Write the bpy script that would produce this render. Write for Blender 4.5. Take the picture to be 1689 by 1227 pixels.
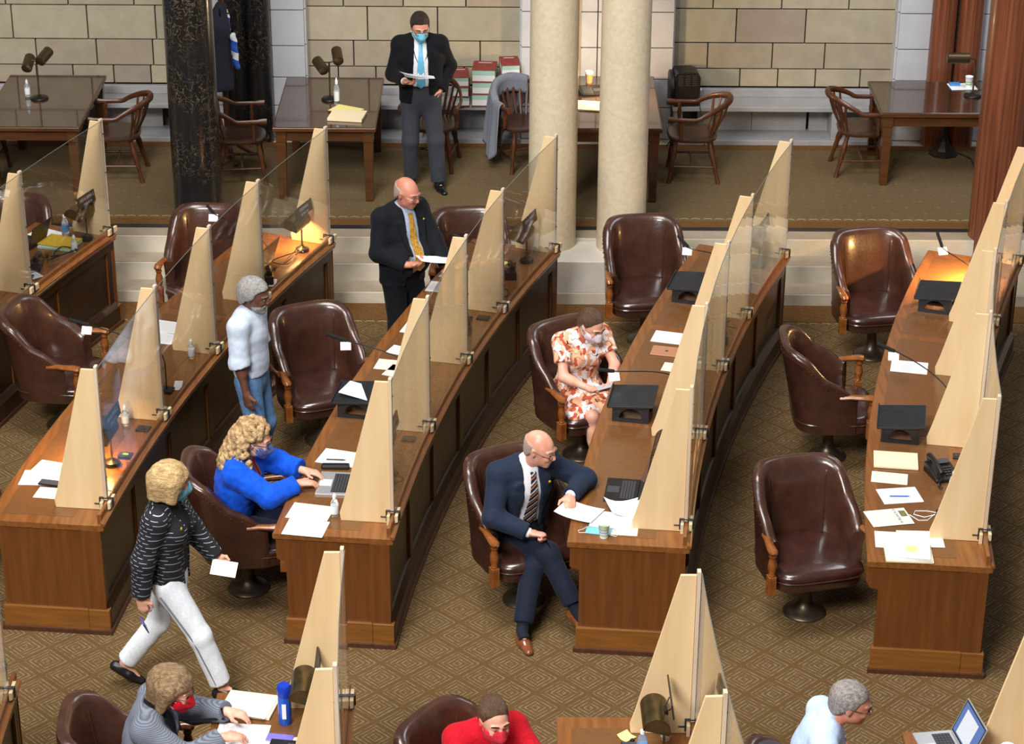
import bpy, bmesh, math, random
import numpy as np
from mathutils import Vector, Matrix, Euler
for o in list(bpy.data.objects): bpy.data.objects.remove(o)
scene = bpy.context.scene
col = scene.collection
R = math.radians
rnd = random.Random(7)

# ---------------------------------------------------------------- camera, world, light, exposure
cam = bpy.data.objects.new('camera', bpy.data.cameras.new('camera'))
col.objects.link(cam)
cam.data.sensor_width = 36.0
cam.data.lens = 36.0 * 3765 / 1689
cam.data.clip_end = 100
cam.matrix_world = Matrix.Translation((0, 0, 8.4)) @ Matrix.Rotation(R(90 - 25.6), 4, 'X') @ Matrix.Rotation(0.006, 4, 'Z')
scene.camera = cam

world = bpy.data.worlds.new('hall_ambient'); scene.world = world
world.use_nodes = True
world.node_tree.nodes['Background'].inputs[0].default_value = (0.96, 0.97, 1.0, 1)
world.node_tree.nodes['Background'].inputs[1].default_value = 0.10

def area(name, loc, target, size, sy, power, color):
    l = bpy.data.lights.new(name, 'AREA'); l.shape = 'RECTANGLE'; l.size = size; l.size_y = sy
    l.energy = power; l.color = color
    o = bpy.data.objects.new(name, l); col.objects.link(o); o.location = loc
    o.rotation_euler = (Vector(target) - Vector(loc)).to_track_quat('-Z', 'Y').to_euler()
    return o
area('chamber_window_light', (-5.0, 1.0, 13.0), (0.3, 14.5, 0), 6, 3.5, 2850, (1.0, 0.975, 0.94))
area('chamber_ceiling_light', (-1.6, 12.5, 12.5), (0.4, 14.5, 0), 5, 5, 1150, (1.0, 0.965, 0.92))
area('gallery_area_light', (6.0, 19.5, 8.0), (-1.5, 21.8, 0.6), 3, 3, 170, (0.86, 0.93, 1.0))  # unseen area light aimed across the gallery

vs = scene.view_settings
vs.view_transform = 'Standard'; vs.look = 'None'; vs.gamma = 1; vs.use_curve_mapping = False
vs.exposure = 0.35

# ---------------------------------------------------------------- materials
def s2l(c):
    return tuple((v / 255 / 12.92) if v / 255 <= 0.04045 else ((v / 255 + 0.055) / 1.055) ** 2.4 for v in c) + (1,)
MATS = {}
def mat(name, rgb, rough=0.6, metal=0.0, rgb2=None, scale=8.0, stretch=(1, 1, 1), detail=3.0, bump=0.0, bscale=None,
        coat=0.0, spec=0.5, kind='noise', lo=0.35, hi=0.65, emit=None, estr=0.0, sheen=0.0, gen=False):
    if name in MATS: return MATS[name]
    m = bpy.data.materials.new(name); m.use_nodes = True
    nt = m.node_tree; N = nt.nodes; L = nt.links
    b = N['Principled BSDF']
    b.inputs['Base Color'].default_value = s2l(rgb)
    b.inputs['Roughness'].default_value = rough
    b.inputs['Metallic'].default_value = metal
    b.inputs['Specular IOR Level'].default_value = spec
    b.inputs['Coat Weight'].default_value = coat
    b.inputs['Coat Roughness'].default_value = 0.12
    if sheen: b.inputs['Sheen Weight'].default_value = sheen
    if emit:
        b.inputs['Emission Color'].default_value = s2l(emit); b.inputs['Emission Strength'].default_value = estr
    if rgb2 or bump:
        tc = N.new('ShaderNodeTexCoord'); mp = N.new('ShaderNodeMapping')
        L.new(tc.outputs['Generated' if gen else 'Object'], mp.inputs[0]); mp.inputs['Scale'].default_value = stretch
        tx = N.new('ShaderNodeTexNoise'); tx.inputs['Scale'].default_value = scale; tx.inputs['Detail'].default_value = detail
        L.new(mp.outputs[0], tx.inputs['Vector'])
        if rgb2:
            r = N.new('ShaderNodeValToRGB'); r.color_ramp.elements[0].position = lo; r.color_ramp.elements[1].position = hi
            r.color_ramp.elements[0].color = s2l(rgb); r.color_ramp.elements[1].color = s2l(rgb2)
            L.new(tx.outputs['Fac'], r.inputs[0]); L.new(r.outputs[0], b.inputs['Base Color'])
        if bump:
            src = tx
            if bscale:
                src = N.new('ShaderNodeTexNoise'); src.inputs['Scale'].default_value = bscale; src.inputs['Detail'].default_value = 2
                L.new(mp.outputs[0], src.inputs['Vector'])
            bp = N.new('ShaderNodeBump'); bp.inputs['Strength'].default_value = bump; bp.inputs['Distance'].default_value = 0.01
            L.new(src.outputs['Fac'], bp.inputs['Height']); L.new(bp.outputs[0], b.inputs['Normal'])
    MATS[name] = m
    return m

def node_mat(name):
    m = bpy.data.materials.new(name); m.use_nodes = True; MATS[name] = m
    nt = m.node_tree
    return m, nt.nodes, nt.links, nt.nodes['Principled BSDF']
def mathn(N, L, op, a, b=None, c=None):
    n = N.new('ShaderNodeMath'); n.operation = op
    for i, v in enumerate((a, b, c)):
        if v is None: continue
        if isinstance(v, (int, float)): n.inputs[i].default_value = v
        else: L.new(v, n.inputs[i])
    return n.outputs[0]
def mixc(N, L, fac, a, b):
    n = N.new('ShaderNodeMix'); n.data_type = 'RGBA'
    if isinstance(fac, (int, float)): n.inputs[0].default_value = fac
    else: L.new(fac, n.inputs[0])
    for i, v in ((6, a), (7, b)):
        if isinstance(v, tuple): n.inputs[i].default_value = v
        else: L.new(v, n.inputs[i])
    return n.outputs[2]

def wood(name, a, b, rough=0.35, coat=0.15, stretch=(14, 1.2, 14), scale=2.2, bump=0.03):
    return mat(name, a, rough, rgb2=b, scale=scale, stretch=stretch, detail=6, bump=bump, coat=coat, lo=0.3, hi=0.72)

wood('desk_wood_x', (138, 86, 38), (106, 62, 26), stretch=(1.2, 14, 14))
wood('desk_wood_y', (138, 87, 42), (108, 64, 29), rough=0.3)
wood('desk_wood_z', (112, 65, 28), (92, 51, 21), stretch=(10, 10, 0.7))
wood('desk_panel', (50, 31, 16), (39, 24, 12), stretch=(10, 10, 0.7))  # desk wood darkened: shade on the fronts painted into the colour
wood('desk_plinth', (136, 87, 36), (112, 69, 27), stretch=(1.2, 6, 14))
wood('skirting_wood', (84, 50, 34), (66, 38, 26))
mat('leather_inset', (112, 75, 42), 0.22, rgb2=(106, 70, 38), scale=30, bump=0.03)
wood('birch_ply', (230, 202, 158), (220, 188, 140), rough=0.5, coat=0.0, stretch=(5, 5, 0.5), scale=2.0, bump=0.01)
wood('birch_batten', (214, 196, 172), (196, 174, 150), rough=0.55, coat=0, stretch=(8, 8, 0.6), bump=0.01)
wood('clamp_wood', (222, 204, 168), (200, 176, 134), rough=0.6, coat=0, stretch=(8, 8, 2), bump=0.01)
mat('clamp_steel', (72, 76, 84), 0.35, 0.8)
mat('leather', (70, 42, 30), 0.30, rgb2=(57, 33, 25), scale=9, bump=0.12, bscale=34, coat=0.45, spec=0.5)
mat('leather_seat', (62, 34, 27), 0.28, rgb2=(50, 27, 22), scale=9, bump=0.14, bscale=26, coat=0.7)
mat('nail_brass', (120, 80, 52), 0.35, 0.8)
wood('chair_wood', (146, 86, 38), (110, 60, 26), rough=0.25, coat=0.4, stretch=(6, 6, 6), scale=3)
wood('old_chair_wood', (86, 46, 22), (62, 32, 15), rough=0.4, coat=0.08, stretch=(6, 6, 6), scale=3)
mat('old_chair_seat', (66, 40, 26), 0.35, rgb2=(50, 30, 20), scale=8, coat=0.2)
mat('bronze_base', (104, 92, 78), 0.38, 0.75, rgb2=(84, 72, 60), scale=12)
mat('black_metal', (26, 26, 28), 0.45, 0.3)
wood('table_wood', (90, 56, 30), (70, 42, 23), rough=0.3, stretch=(1.5, 10, 10))
mat('table_glass_top', (70, 48, 34), 0.06, rgb2=(58, 38, 28), scale=4, spec=0.8, coat=0.6)
mat('stone_floor', (186, 178, 160), 0.55, rgb2=(170, 160, 142), scale=5, bump=0.02)
mat('stone_tread', (164, 150, 130), 0.6, rgb2=(150, 136, 116), scale=5, bump=0.02)  # step stone darkened, the treads' shade put into its colour
mat('stone_riser_lit', (204, 196, 178), 0.55, rgb2=(188, 178, 160), scale=4, bump=0.02)  # same stone paler, the lit look of the risers put into its colour
mat('black_edging', (38, 36, 36), 0.4)
mat('mortar', (64, 64, 66), 0.9)
for i, (a, b) in enumerate([((168, 158, 136), (158, 148, 126)), ((160, 148, 128), (151, 139, 120)), ((162, 155, 134), (153, 146, 125)),
                            ((152, 139, 124), (145, 132, 117)), ((172, 162, 139), (162, 152, 129))]):
    mat('stone_%d' % i, a, 0.8, rgb2=b, scale=6, detail=6, bump=0.08, bscale=60)
mat('stone_white', (184, 186, 192), 0.75, rgb2=(176, 178, 184), scale=5, detail=5, bump=0.05, bscale=50)
mat('bench_stone', (154, 154, 156), 0.6, rgb2=(144, 144, 146), scale=4)
mat('limestone', (212, 198, 172), 0.55, rgb2=(202, 187, 159), scale=22, detail=8, bump=0.03, bscale=70)
mat('plinth_marble', (214, 210, 200), 0.4, rgb2=(196, 190, 178), scale=3, detail=6)

def marble(name, base, dark, vein, vs=7.0, thr=0.035):
    m, N, L, b = node_mat(name)
    tc = N.new('ShaderNodeTexCoord')
    n1 = N.new('ShaderNodeTexNoise'); n1.inputs['Scale'].default_value = vs; n1.inputs['Detail'].default_value = 7; n1.inputs['Distortion'].default_value = 0.9
    L.new(tc.outputs['Object'], n1.inputs['Vector'])
    d = mathn(N, L, 'ABSOLUTE', mathn(N, L, 'SUBTRACT', n1.outputs['Fac'], 0.5))
    v = mathn(N, L, 'SUBTRACT', 1.0, mathn(N, L, 'MULTIPLY', d, 1 / thr)); v = mathn(N, L, 'MAXIMUM', v, 0.0)
    n2 = N.new('ShaderNodeTexNoise'); n2.inputs['Scale'].default_value = 2.2; n2.inputs['Detail'].default_value = 2
    L.new(tc.outputs['Object'], n2.inputs['Vector'])
    g = mathn(N, L, 'MULTIPLY', v, mathn(N, L, 'MULTIPLY', mathn(N, L, 'MAXIMUM', mathn(N, L, 'SUBTRACT', n2.outputs['Fac'], 0.40), 0.0), 3.2))
    g = mathn(N, L, 'MINIMUM', g, 1.0)
    base_c = mixc(N, L, n2.outputs['Fac'], s2l(base), s2l(dark))
    L.new(mixc(N, L, g, base_c, s2l(vein)), b.inputs['Base Color'])
    b.inputs['Roughness'].default_value = 0.22; b.inputs['Coat Weight'].default_value = 0.2
    return m
marble('black_marble', (34, 34, 36), (14, 14, 15), (128, 112, 86), vs=15, thr=0.022)
m, N, L, b = node_mat('red_marble')
tc = N.new('ShaderNodeTexCoord'); mp = N.new('ShaderNodeMapping'); mp.inputs['Scale'].default_value = (15, 15, 0.35); L.new(tc.outputs['Object'], mp.inputs[0])
n1 = N.new('ShaderNodeTexNoise'); n1.inputs['Scale'].default_value = 2.4; n1.inputs['Detail'].default_value = 5; L.new(mp.outputs[0], n1.inputs['Vector'])
r = N.new('ShaderNodeValToRGB'); r.color_ramp.elements[0].position = 0.3; r.color_ramp.elements[1].position = 0.7
r.color_ramp.elements[0].color = s2l((80, 42, 28)); r.color_ramp.elements[1].color = s2l((134, 78, 52))
L.new(n1.outputs['Fac'], r.inputs[0]); L.new(r.outputs[0], b.inputs['Base Color']); b.inputs['Roughness'].default_value = 0.3; b.inputs['Coat Weight'].default_value = 0.15

def carpet(name, ground, line, accent, cell=0.26, strength=1.0):
    m, N, L, b = node_mat(name)
    tc = N.new('ShaderNodeTexCoord'); sp = N.new('ShaderNodeSeparateXYZ'); L.new(tc.outputs['Object'], sp.inputs[0])
    nz = N.new('ShaderNodeTexNoise'); nz.inputs['Scale'].default_value = 1.1; nz.inputs['Detail'].default_value = 4; L.new(tc.outputs['Object'], nz.inputs['Vector'])
    nf = N.new('ShaderNodeTexNoise'); nf.inputs['Scale'].default_value = 220; nf.inputs['Detail'].default_value = 2; L.new(tc.outputs['Object'], nf.inputs['Vector'])
    k = 0.7071 / cell
    a = mathn(N, L, 'MULTIPLY', mathn(N, L, 'ADD', sp.outputs[0], sp.outputs[1]), k)
    c = mathn(N, L, 'MULTIPLY', mathn(N, L, 'SUBTRACT', sp.outputs[0], sp.outputs[1]), k)
    fa = mathn(N, L, 'SUBTRACT', mathn(N, L, 'FRACT', a), 0.5); fc = mathn(N, L, 'SUBTRACT', mathn(N, L, 'FRACT', c), 0.5)
    aa = mathn(N, L, 'ABSOLUTE', fa); ac = mathn(N, L, 'ABSOLUTE', fc)
    cheb = mathn(N, L, 'MAXIMUM', aa, ac)
    # meander: one half of each lozenge shifts by half a stripe so the lines break like a key pattern
    half = mathn(N, L, 'GREATER_THAN', mathn(N, L, 'ADD', fa, fc), 0.0)
    ph = mathn(N, L, 'ADD', mathn(N, L, 'MULTIPLY', cheb, 9.0), mathn(N, L, 'MULTIPLY', half, 0.5))
    tri = mathn(N, L, 'ABSOLUTE', mathn(N, L, 'SUBTRACT', mathn(N, L, 'FRACT', ph), 0.5))
    st = mathn(N, L, 'GREATER_THAN', tri, 0.31)
    edge = mathn(N, L, 'LESS_THAN', cheb, 0.455)
    core = mathn(N, L, 'LESS_THAN', mathn(N, L, 'MAXIMUM', mathn(N, L, 'SUBTRACT', 0.5, aa), mathn(N, L, 'SUBTRACT', 0.5, ac)), 0.10)
    nb = N.new('ShaderNodeTexNoise'); nb.inputs['Scale'].default_value = 26; nb.inputs['Detail'].default_value = 3; L.new(tc.outputs['Object'], nb.inputs['Vector'])
    wear = mathn(N, L, 'MINIMUM', mathn(N, L, 'MAXIMUM', mathn(N, L, 'MULTIPLY', mathn(N, L, 'SUBTRACT', nb.outputs['Fac'], 0.30), 3.2), 0.15), 1.0)
    ln = mathn(N, L, 'MULTIPLY', mathn(N, L, 'MULTIPLY', mathn(N, L, 'MULTIPLY', st, edge), wear), strength)
    g = mixc(N, L, nz.outputs['Fac'], s2l(ground), s2l(tuple(int(v * 0.86) for v in ground)))
    g = mixc(N, L, core, g, s2l(accent))
    g = mixc(N, L, mathn(N, L, 'MULTIPLY', ln, mathn(N, L, 'SUBTRACT', 1.0, core)), g, s2l(line))
    L.new(g, b.inputs['Base Color']); b.inputs['Roughness'].default_value = 0.95; b.inputs['Specular IOR Level'].default_value = 0.1
    bp = N.new('ShaderNodeBump'); bp.inputs['Strength'].default_value = 0.35; bp.inputs['Distance'].default_value = 0.01
    L.new(mathn(N, L, 'ADD', mathn(N, L, 'MULTIPLY', ln, 0.5), nf.outputs['Fac']), bp.inputs['Height']); L.new(bp.outputs[0], b.inputs['Normal'])
    return m
carpet('carpet', (102, 79, 48), (128, 111, 84), (97, 74, 44), cell=0.245)
carpet('carpet_gallery', (108, 91, 64), (122, 106, 80), (111, 93, 64), cell=0.22, strength=0.5)
mat('carpet_border', (110, 78, 44), 0.95, rgb2=(98, 68, 38), scale=30, spec=0.1)
mat('carpet_scroll', (150, 126, 88), 0.95, spec=0.1)

def acrylic():
    m, N, L, b = node_mat('acrylic'); N.remove(b)
    out = [n for n in N if n.type == 'OUTPUT_MATERIAL'][0]
    t = N.new('ShaderNodeBsdfTransparent'); t.inputs[0].default_value = (0.95, 0.955, 0.95, 1)
    g = N.new('ShaderNodeBsdfGlossy'); g.inputs['Roughness'].default_value = 0.015; g.inputs[0].default_value = (1, 1, 1, 1)
    tc = N.new('ShaderNodeTexCoord'); nz = N.new('ShaderNodeTexNoise'); nz.inputs['Scale'].default_value = 2.0; L.new(tc.outputs['Object'], nz.inputs['Vector'])
    bp = N.new('ShaderNodeBump'); bp.inputs['Strength'].default_value = 0.05; bp.inputs['Distance'].default_value = 0.02
    L.new(nz.outputs['Fac'], bp.inputs['Height']); L.new(bp.outputs[0], g.inputs['Normal'])
    f = N.new('ShaderNodeLayerWeight'); f.inputs[0].default_value = 0.5
    fr = mathn(N, L, 'ADD', mathn(N, L, 'MULTIPLY', mathn(N, L, 'POWER', f.outputs['Facing'], 4.0), 0.75), 0.035)
    mx = N.new('ShaderNodeMixShader'); L.new(fr, mx.inputs[0]); L.new(t.outputs[0], mx.inputs[1]); L.new(g.outputs[0], mx.inputs[2])
    L.new(mx.outputs[0], out.inputs[0])
    return m
acrylic()
mat('acrylic_glint', (104, 106, 104), 0.3, spec=0.5)  # opaque grey standing in for light caught along the sheet edge
m, N, L, b = node_mat('clear_plastic')
b.inputs['Base Color'].default_value = (0.95, 0.97, 1, 1); b.inputs['Roughness'].default_value = 0.05
b.inputs['Transmission Weight'].default_value = 0.85; b.inputs['IOR'].default_value = 1.25

# ---------------------------------------------------------------- object helpers
def link(o, parent=None):
    col.objects.link(o)
    if parent is not None: o.parent = parent
    return o
def empty(name, loc=(0, 0, 0), rz=0.0, parent=None):
    o = bpy.data.objects.new(name, None); o.location = loc; o.rotation_euler = (0, 0, rz); o.empty_display_size = 0.1
    return link(o, parent)
def tag(o, label, cat, group=None):
    o['label'] = label; o['category'] = cat
    if group: o['group'] = group
    return o
def struct(o, label=None):
    o['kind'] = 'structure'
    if label: o['label'] = label
    return o
def stuff(o): o['kind'] = 'stuff'; return o
def copy_tree(o, parent=None):
    c = o.copy(); col.objects.link(c); c.parent = parent
    for ch in list(o.children): copy_tree(ch, c)
    return c

class MB:
    def __init__(s): s.v = []; s.f = []
    def add(s, verts, faces):
        n = len(s.v); s.v += [tuple(p) for p in verts]; s.f += [tuple(i + n for i in f) for f in faces]; return s
    def box(s, x0, x1, y0, y1, z0, z1, M=None):
        vs = [Vector(p) for p in ((x0, y0, z0), (x1, y0, z0), (x1, y1, z0), (x0, y1, z0), (x0, y0, z1), (x1, y0, z1), (x1, y1, z1), (x0, y1, z1))]
        if M is not None: vs = [M @ p for p in vs]
        return s.add(vs, [(3, 2, 1, 0), (4, 5, 6, 7), (0, 1, 5, 4), (1, 2, 6, 5), (2, 3, 7, 6), (3, 0, 4, 7)])
    def prism(s, poly, h0, h1, M=None):
        n = len(poly)
        vs = [Vector((p[0], p[1], h0)) for p in poly] + [Vector((p[0], p[1], h1)) for p in poly]
        if M is not None: vs = [M @ p for p in vs]
        return s.add(vs, [tuple(range(n - 1, -1, -1)), tuple(range(n, 2 * n))] + [(i, (i + 1) % n, n + (i + 1) % n, n + i) for i in range(n)])
    def rings(s, rings, cap=True, closed=False):
        n = len(rings[0]); base = len(s.v)
        for r in rings: s.v += [tuple(p) for p in r]
        m = len(rings)
        for i in range(m - 1 + (1 if closed else 0)):
            a = base + i * n; b2 = base + ((i + 1) % m) * n
            for j in range(n): s.f.append((a + j, a + (j + 1) % n, b2 + (j + 1) % n, b2 + j))
        if cap and not closed:
            s.f.append(tuple(base + j for j in range(n - 1, -1, -1))); s.f.append(tuple(base + (m - 1) * n + j for j in range(n)))
        return s
    def lathe(s, prof, n=16, at=(0, 0, 0), M=None):
        rs = []
        for r, z in prof:
            ring = [Vector((at[0] + r * math.cos(2 * math.pi * j / n), at[1] + r * math.sin(2 * math.pi * j / n), at[2] + z)) for j in range(n)]
            if M is not None: ring = [M @ p for p in ring]
            rs.append(ring)
        return s.rings(rs)
    def tube(s, pts, r, n=8, sq=(1, 1), up=(0, 0, 1)):
        pts = [Vector(p) for p in pts]; m = len(pts)
        if not isinstance(r, (list, tuple)): r = [r] * m
        rs = []; U = Vector(up); prev = None
        for i, p in enumerate(pts):
            t = (pts[min(i + 1, m - 1)] - pts[max(i - 1, 0)])
            t = t.normalized() if t.length > 1e-9 else Vector((0, 0, 1))
            a = U.cross(t)
            if a.length < 1e-3: a = (prev if prev is not None else Vector((1, 0, 0)))
            a = (a - t * a.dot(t)).normalized(); prev = a; b2 = t.cross(a)
            rs.append([p + a * (r[i] * sq[0] * math.cos(2 * math.pi * j / n)) + b2 * (r[i] * sq[1] * math.sin(2 * math.pi * j / n)) for j in range(n)])
        return s.rings(rs)
    def ball(s, c, r, n=10, m=6):
        if not isinstance(r, (list, tuple)): r = (r, r, r)
        return s.rings([[(c[0] + r[0] * math.sin(math.pi * i / m) * math.cos(2 * math.pi * j / n), c[1] + r[1] * math.sin(math.pi * i / m) * math.sin(2 * math.pi * j / n),
                          c[2] - r[2] * math.cos(math.pi * i / m)) for j in range(n)] for i in [0.05] + list(range(1, m)) + [m - 0.05]])
    def build(s, name, material, parent=None, smooth=False, bevel=0.0, seg=2, angle=40, fix=True):
        me = bpy.data.meshes.new(name); me.from_pydata(s.v, [], s.f); me.update()
        if fix:
            bm = bmesh.new(); bm.from_mesh(me); bmesh.ops.recalc_face_normals(bm, faces=bm.faces); bm.to_mesh(me); bm.free()
        ms = material if isinstance(material, (list, tuple)) else [material]
        for k in ms: me.materials.append(MATS[k] if isinstance(k, str) else k)
        if smooth:
            me.polygons.foreach_set('use_smooth', [True] * len(me.polygons))
            if angle < 180: me.set_sharp_from_angle(angle=R(angle))
        o = bpy.data.objects.new(name, me); link(o, parent)
        if bevel:
            bv = o.modifiers.new('bevel', 'BEVEL'); bv.width = bevel; bv.segments = seg; bv.limit_method = 'ANGLE'; bv.angle_limit = R(35); bv.harden_normals = False
        return o
def box_part(name, material, parent, dims, loc=(0, 0, 0), rz=0, bevel=0.0):
    x, y, z = dims
    o = MB().box(-x / 2, x / 2, -y / 2, y / 2, 0, z).build(name, material, parent, bevel=bevel)
    o.location = loc; o.rotation_euler = (0, 0, rz); return o
def text_part(name, body, size, material, parent, M, ext=0.001, align='CENTER', space=1.0):
    cu = bpy.data.curves.new(name, 'FONT'); cu.body = body; cu.size = size; cu.extrude = ext; cu.align_x = align; cu.align_y = 'CENTER'; cu.resolution_u = 2
    cu.space_character = space
    t = bpy.data.objects.new(name + '_src', cu); col.objects.link(t)
    dg = bpy.context.evaluated_depsgraph_get()
    me = bpy.data.meshes.new_from_object(t.evaluated_get(dg)); bpy.data.objects.remove(t)
    me.materials.clear(); me.materials.append(MATS[material]); me.transform(M)
    o = bpy.data.objects.new(name, me); return link(o, parent)
def superellipse(a, b, e, n, cx=0, cy=0, z=0):
    out = []
    for j in range(n):
        t = 2 * math.pi * j / n; c, s_ = math.cos(t), math.sin(t)
        out.append((cx + a * math.copysign(abs(c) ** (2 / e), c), cy + b * math.copysign(abs(s_) ** (2 / e), s_), z))
    return out
# ================================================================ the setting
PZ = 0.46                                            # gallery platform height
fl = MB().box(-9, 9, 5.5, 18.95, -0.1, 0).build('floor', 'carpet'); struct(fl)
o = MB().box(-9, 9, 18.60, 18.95, 0.0, 0.004).build('carpet_border', 'carpet_border', fl)
# scroll line woven into the border
mb = MB()
for i in range(150):
    x = -8.2 + i * 0.11
    mb.tube([(x + 0.042 * math.cos(a), 18.54 + 0.022 * math.sin(a), 0.003) for a in [k * math.pi / 6 for k in range(7)]], 0.005, 4)
stuff(mb.build('border_scroll', 'carpet_scroll', fl))
# three stone steps up to the gallery; each a step of its own
sx0, sx1 = -9, 9
st = MB().box(sx0, sx1, 18.95, 19.23, 0, 0.115).build('floor_step', 'stone_riser_lit', bevel=0.006); struct(st)
MB().box(sx0, sx1, 18.955, 19.20, 0.115, 0.119).build('tread', 'stone_tread', st)
st = MB().box(sx0, sx1, 19.20, 19.46, 0, 0.288).build('floor_step', 'stone_riser_lit', bevel=0.006); struct(st)
MB().box(sx0, sx1, 19.205, 19.43, 0.288, 0.292).build('tread', 'stone_tread', st)
st = MB().box(sx0, sx1, 19.43, 22.6, 0, PZ - 0.004).build('floor_step', 'stone_riser_lit', bevel=0.006); struct(st)
MB().box(sx0, sx1, 19.435, 19.62, PZ - 0.004, PZ).build('tread', 'stone_tread', st)
MB().box(sx0, sx1, 19.62, 19.70, PZ - 0.004, PZ + 0.004).build('edging_strip', 'black_edging', st)
gf = MB().box(sx0, sx1, 19.70, 21.93, PZ - 0.004, PZ + 0.006).build('floor_gallery', 'carpet_gallery'); struct(gf)
MB().box(sx0, sx1, 19.71, 19.84, PZ + 0.006, PZ + 0.009).build('carpet_border', 'carpet_border', gf)
MB().box(sx0, sx1, 21.78, 21.92, PZ + 0.006, PZ + 0.009).build('carpet_border', 'carpet_border', gf)
mb = MB()
for i in range(130):
    x = -7.2 + i * 0.11
    mb.tube([(x + 0.042 * math.cos(a), 19.88 + 0.022 * math.sin(a), PZ + 0.008) for a in [k * math.pi / 6 for k in range(7)]], 0.005, 4)
stuff(mb.build('border_scroll', 'carpet_scroll', gf))

# back wall of coursed stone blocks between white stone piers
WY = 22.36
wall = MB().box(-9, 9, WY + 0.02, WY + 0.3, 0.3, 7.0).build('wall_back', 'mortar'); struct(wall)
courses = [(0.955, 1.147), (1.147, 1.42), (1.42, 1.775), (1.775, 2.06), (2.06, 2.42), (2.42, 2.70), (2.70, 3.06), (3.06, 3.34), (3.34, 3.70), (3.70, 3.98), (3.98, 4.34)]
bays = [(-7.4, -3.10), (-2.10, 0.07), (1.605, 3.85), (5.0, 6.6)]
widths = [0.42, 0.60, 0.74, 0.62, 0.74, 0.60, 0.74, 0.6, 0.74, 0.6, 0.74]
SH = {0: [0.42, 0.78, 0.15, 0.55, 0.3, 0.6, 0.1], 1: [0.50, 0.62, 0.70, 0.45, 0.2, 0.6, 0.3], 2: [0.30, 0.44, 0.73, 0.48, 0.2, 0.5, 0.7], 3: [0.2] * 7}
def block(parent, x0, x1, z0, z1, y, material, depth=0.04, gap=0.006):
    return MB().box(x0 + gap, x1 - gap, y - depth, y + 0.03, z0 + gap, z1 - gap).build('stone_block', material, parent, bevel=0.004, seg=1)
for bi, (bx0, bx1) in enumerate(bays):
    for ci, (z0, z1) in enumerate(courses):
        x = bx0; w = widths[ci] * SH[bi][ci % 7] + 0.1; k = 0
        while x < bx1 - 0.02:
            x2 = min(x + w, bx1)
            if bx1 - x2 < 0.16: x2 = bx1
            block(wall, x, x2, z0, z1, WY, 'stone_%d' % rnd.randrange(5)); x = x2
            w = widths[ci] * rnd.uniform(0.88, 1.14)
# white piers (proud of the wall), built of blocks too
piers = [(-3.10, -2.10, 22.12), (0.07, 1.605, 22.12), (3.85, 5.0, 22.12)]
pc = [0.46, 0.80, 1.10, 1.43, 1.80, 2.10, 2.46, 2.78, 3.06, 3.40, 3.70, 4.04, 4.34]
for i, (x0, x1, y) in enumerate(piers):
    pw = MB().box(x0 + 0.01, x1 - 0.01, y + 0.03, WY + 0.1, 0.3, 7.0).build('wall_pier', 'mortar'); struct(pw)
    xs = [x0, x0 + 0.34, (x0 + x1) / 2, x1 - 0.34, x1]
    for z0, z1 in zip(pc[:-1], pc[1:]):
        for a, b2 in zip(xs[:-1], xs[1:]):
            MB().box(a + 0.005, b2 - 0.005, y - 0.02, y + 0.05, z0 + 0.005, z1 - 0.005).build('stone_block', 'stone_white', pw, bevel=0.003, seg=1)
        for sgn, xx in ((-1, x0), (1, x1)):                     # returns of the pier
            MB().box(xx - 0.012, xx + 0.012, y + 0.03, WY + 0.0, z0 + 0.005, z1 - 0.005).build('stone_block', 'stone_white', pw, bevel=0.003, seg=1)
# warm stone niche panel behind the pale columns
MB().box(0.42, 0.67, 22.07, 22.13, 0.9, 4.34).build('niche_panel', 'stone_1', bpy.data.objects['wall_pier.001'], bevel=0.004)

# stone benches under the wall, one to each bay
for bi, (bx0, bx1) in enumerate(bays[:3]):
    r_ = empty('stone_bench', ((bx0 + bx1) / 2, 22.1, PZ)); h = (bx1 - bx0) / 2
    MB().box(-h, h, -0.17, 0.20, 0.36, 0.41).build('seat', 'bench_stone', r_, bevel=0.006)
    MB().box(-h, h, 0.14, 0.20, 0.41, 0.495).build('backrest', 'bench_stone', r_, bevel=0.006)
    MB().box(-h, h, -0.17, 0.20, 0.0, 0.055).build('base', 'bench_stone', r_, bevel=0.006)
    for fx in ([-h + 0.06, 0.48 * h, h - 0.06] if bi == 2 else [-h + 0.06, 0.05, h - 0.06]):
        MB().box(fx - 0.045, fx + 0.045, -0.15, 0.15, 0.055, 0.36).build('leg', 'bench_stone', r_, bevel=0.005)
    for fx in [-0.5 * h, 0.0 * h, 0.52 * h]:
        MB().box(fx - 0.25 * h, fx + 0.25 * h - 0.006, 0.15, 0.19, 0.056, 0.36).build('back_slab', 'bench_stone', r_)
    tag(r_, ['pale stone bench along the wall behind the long dark table with twin lamp',
             'pale stone bench against the wall carrying the red book stacks',
             'pale stone bench along the wall with a black heater standing on it'][bi], 'bench')

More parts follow.
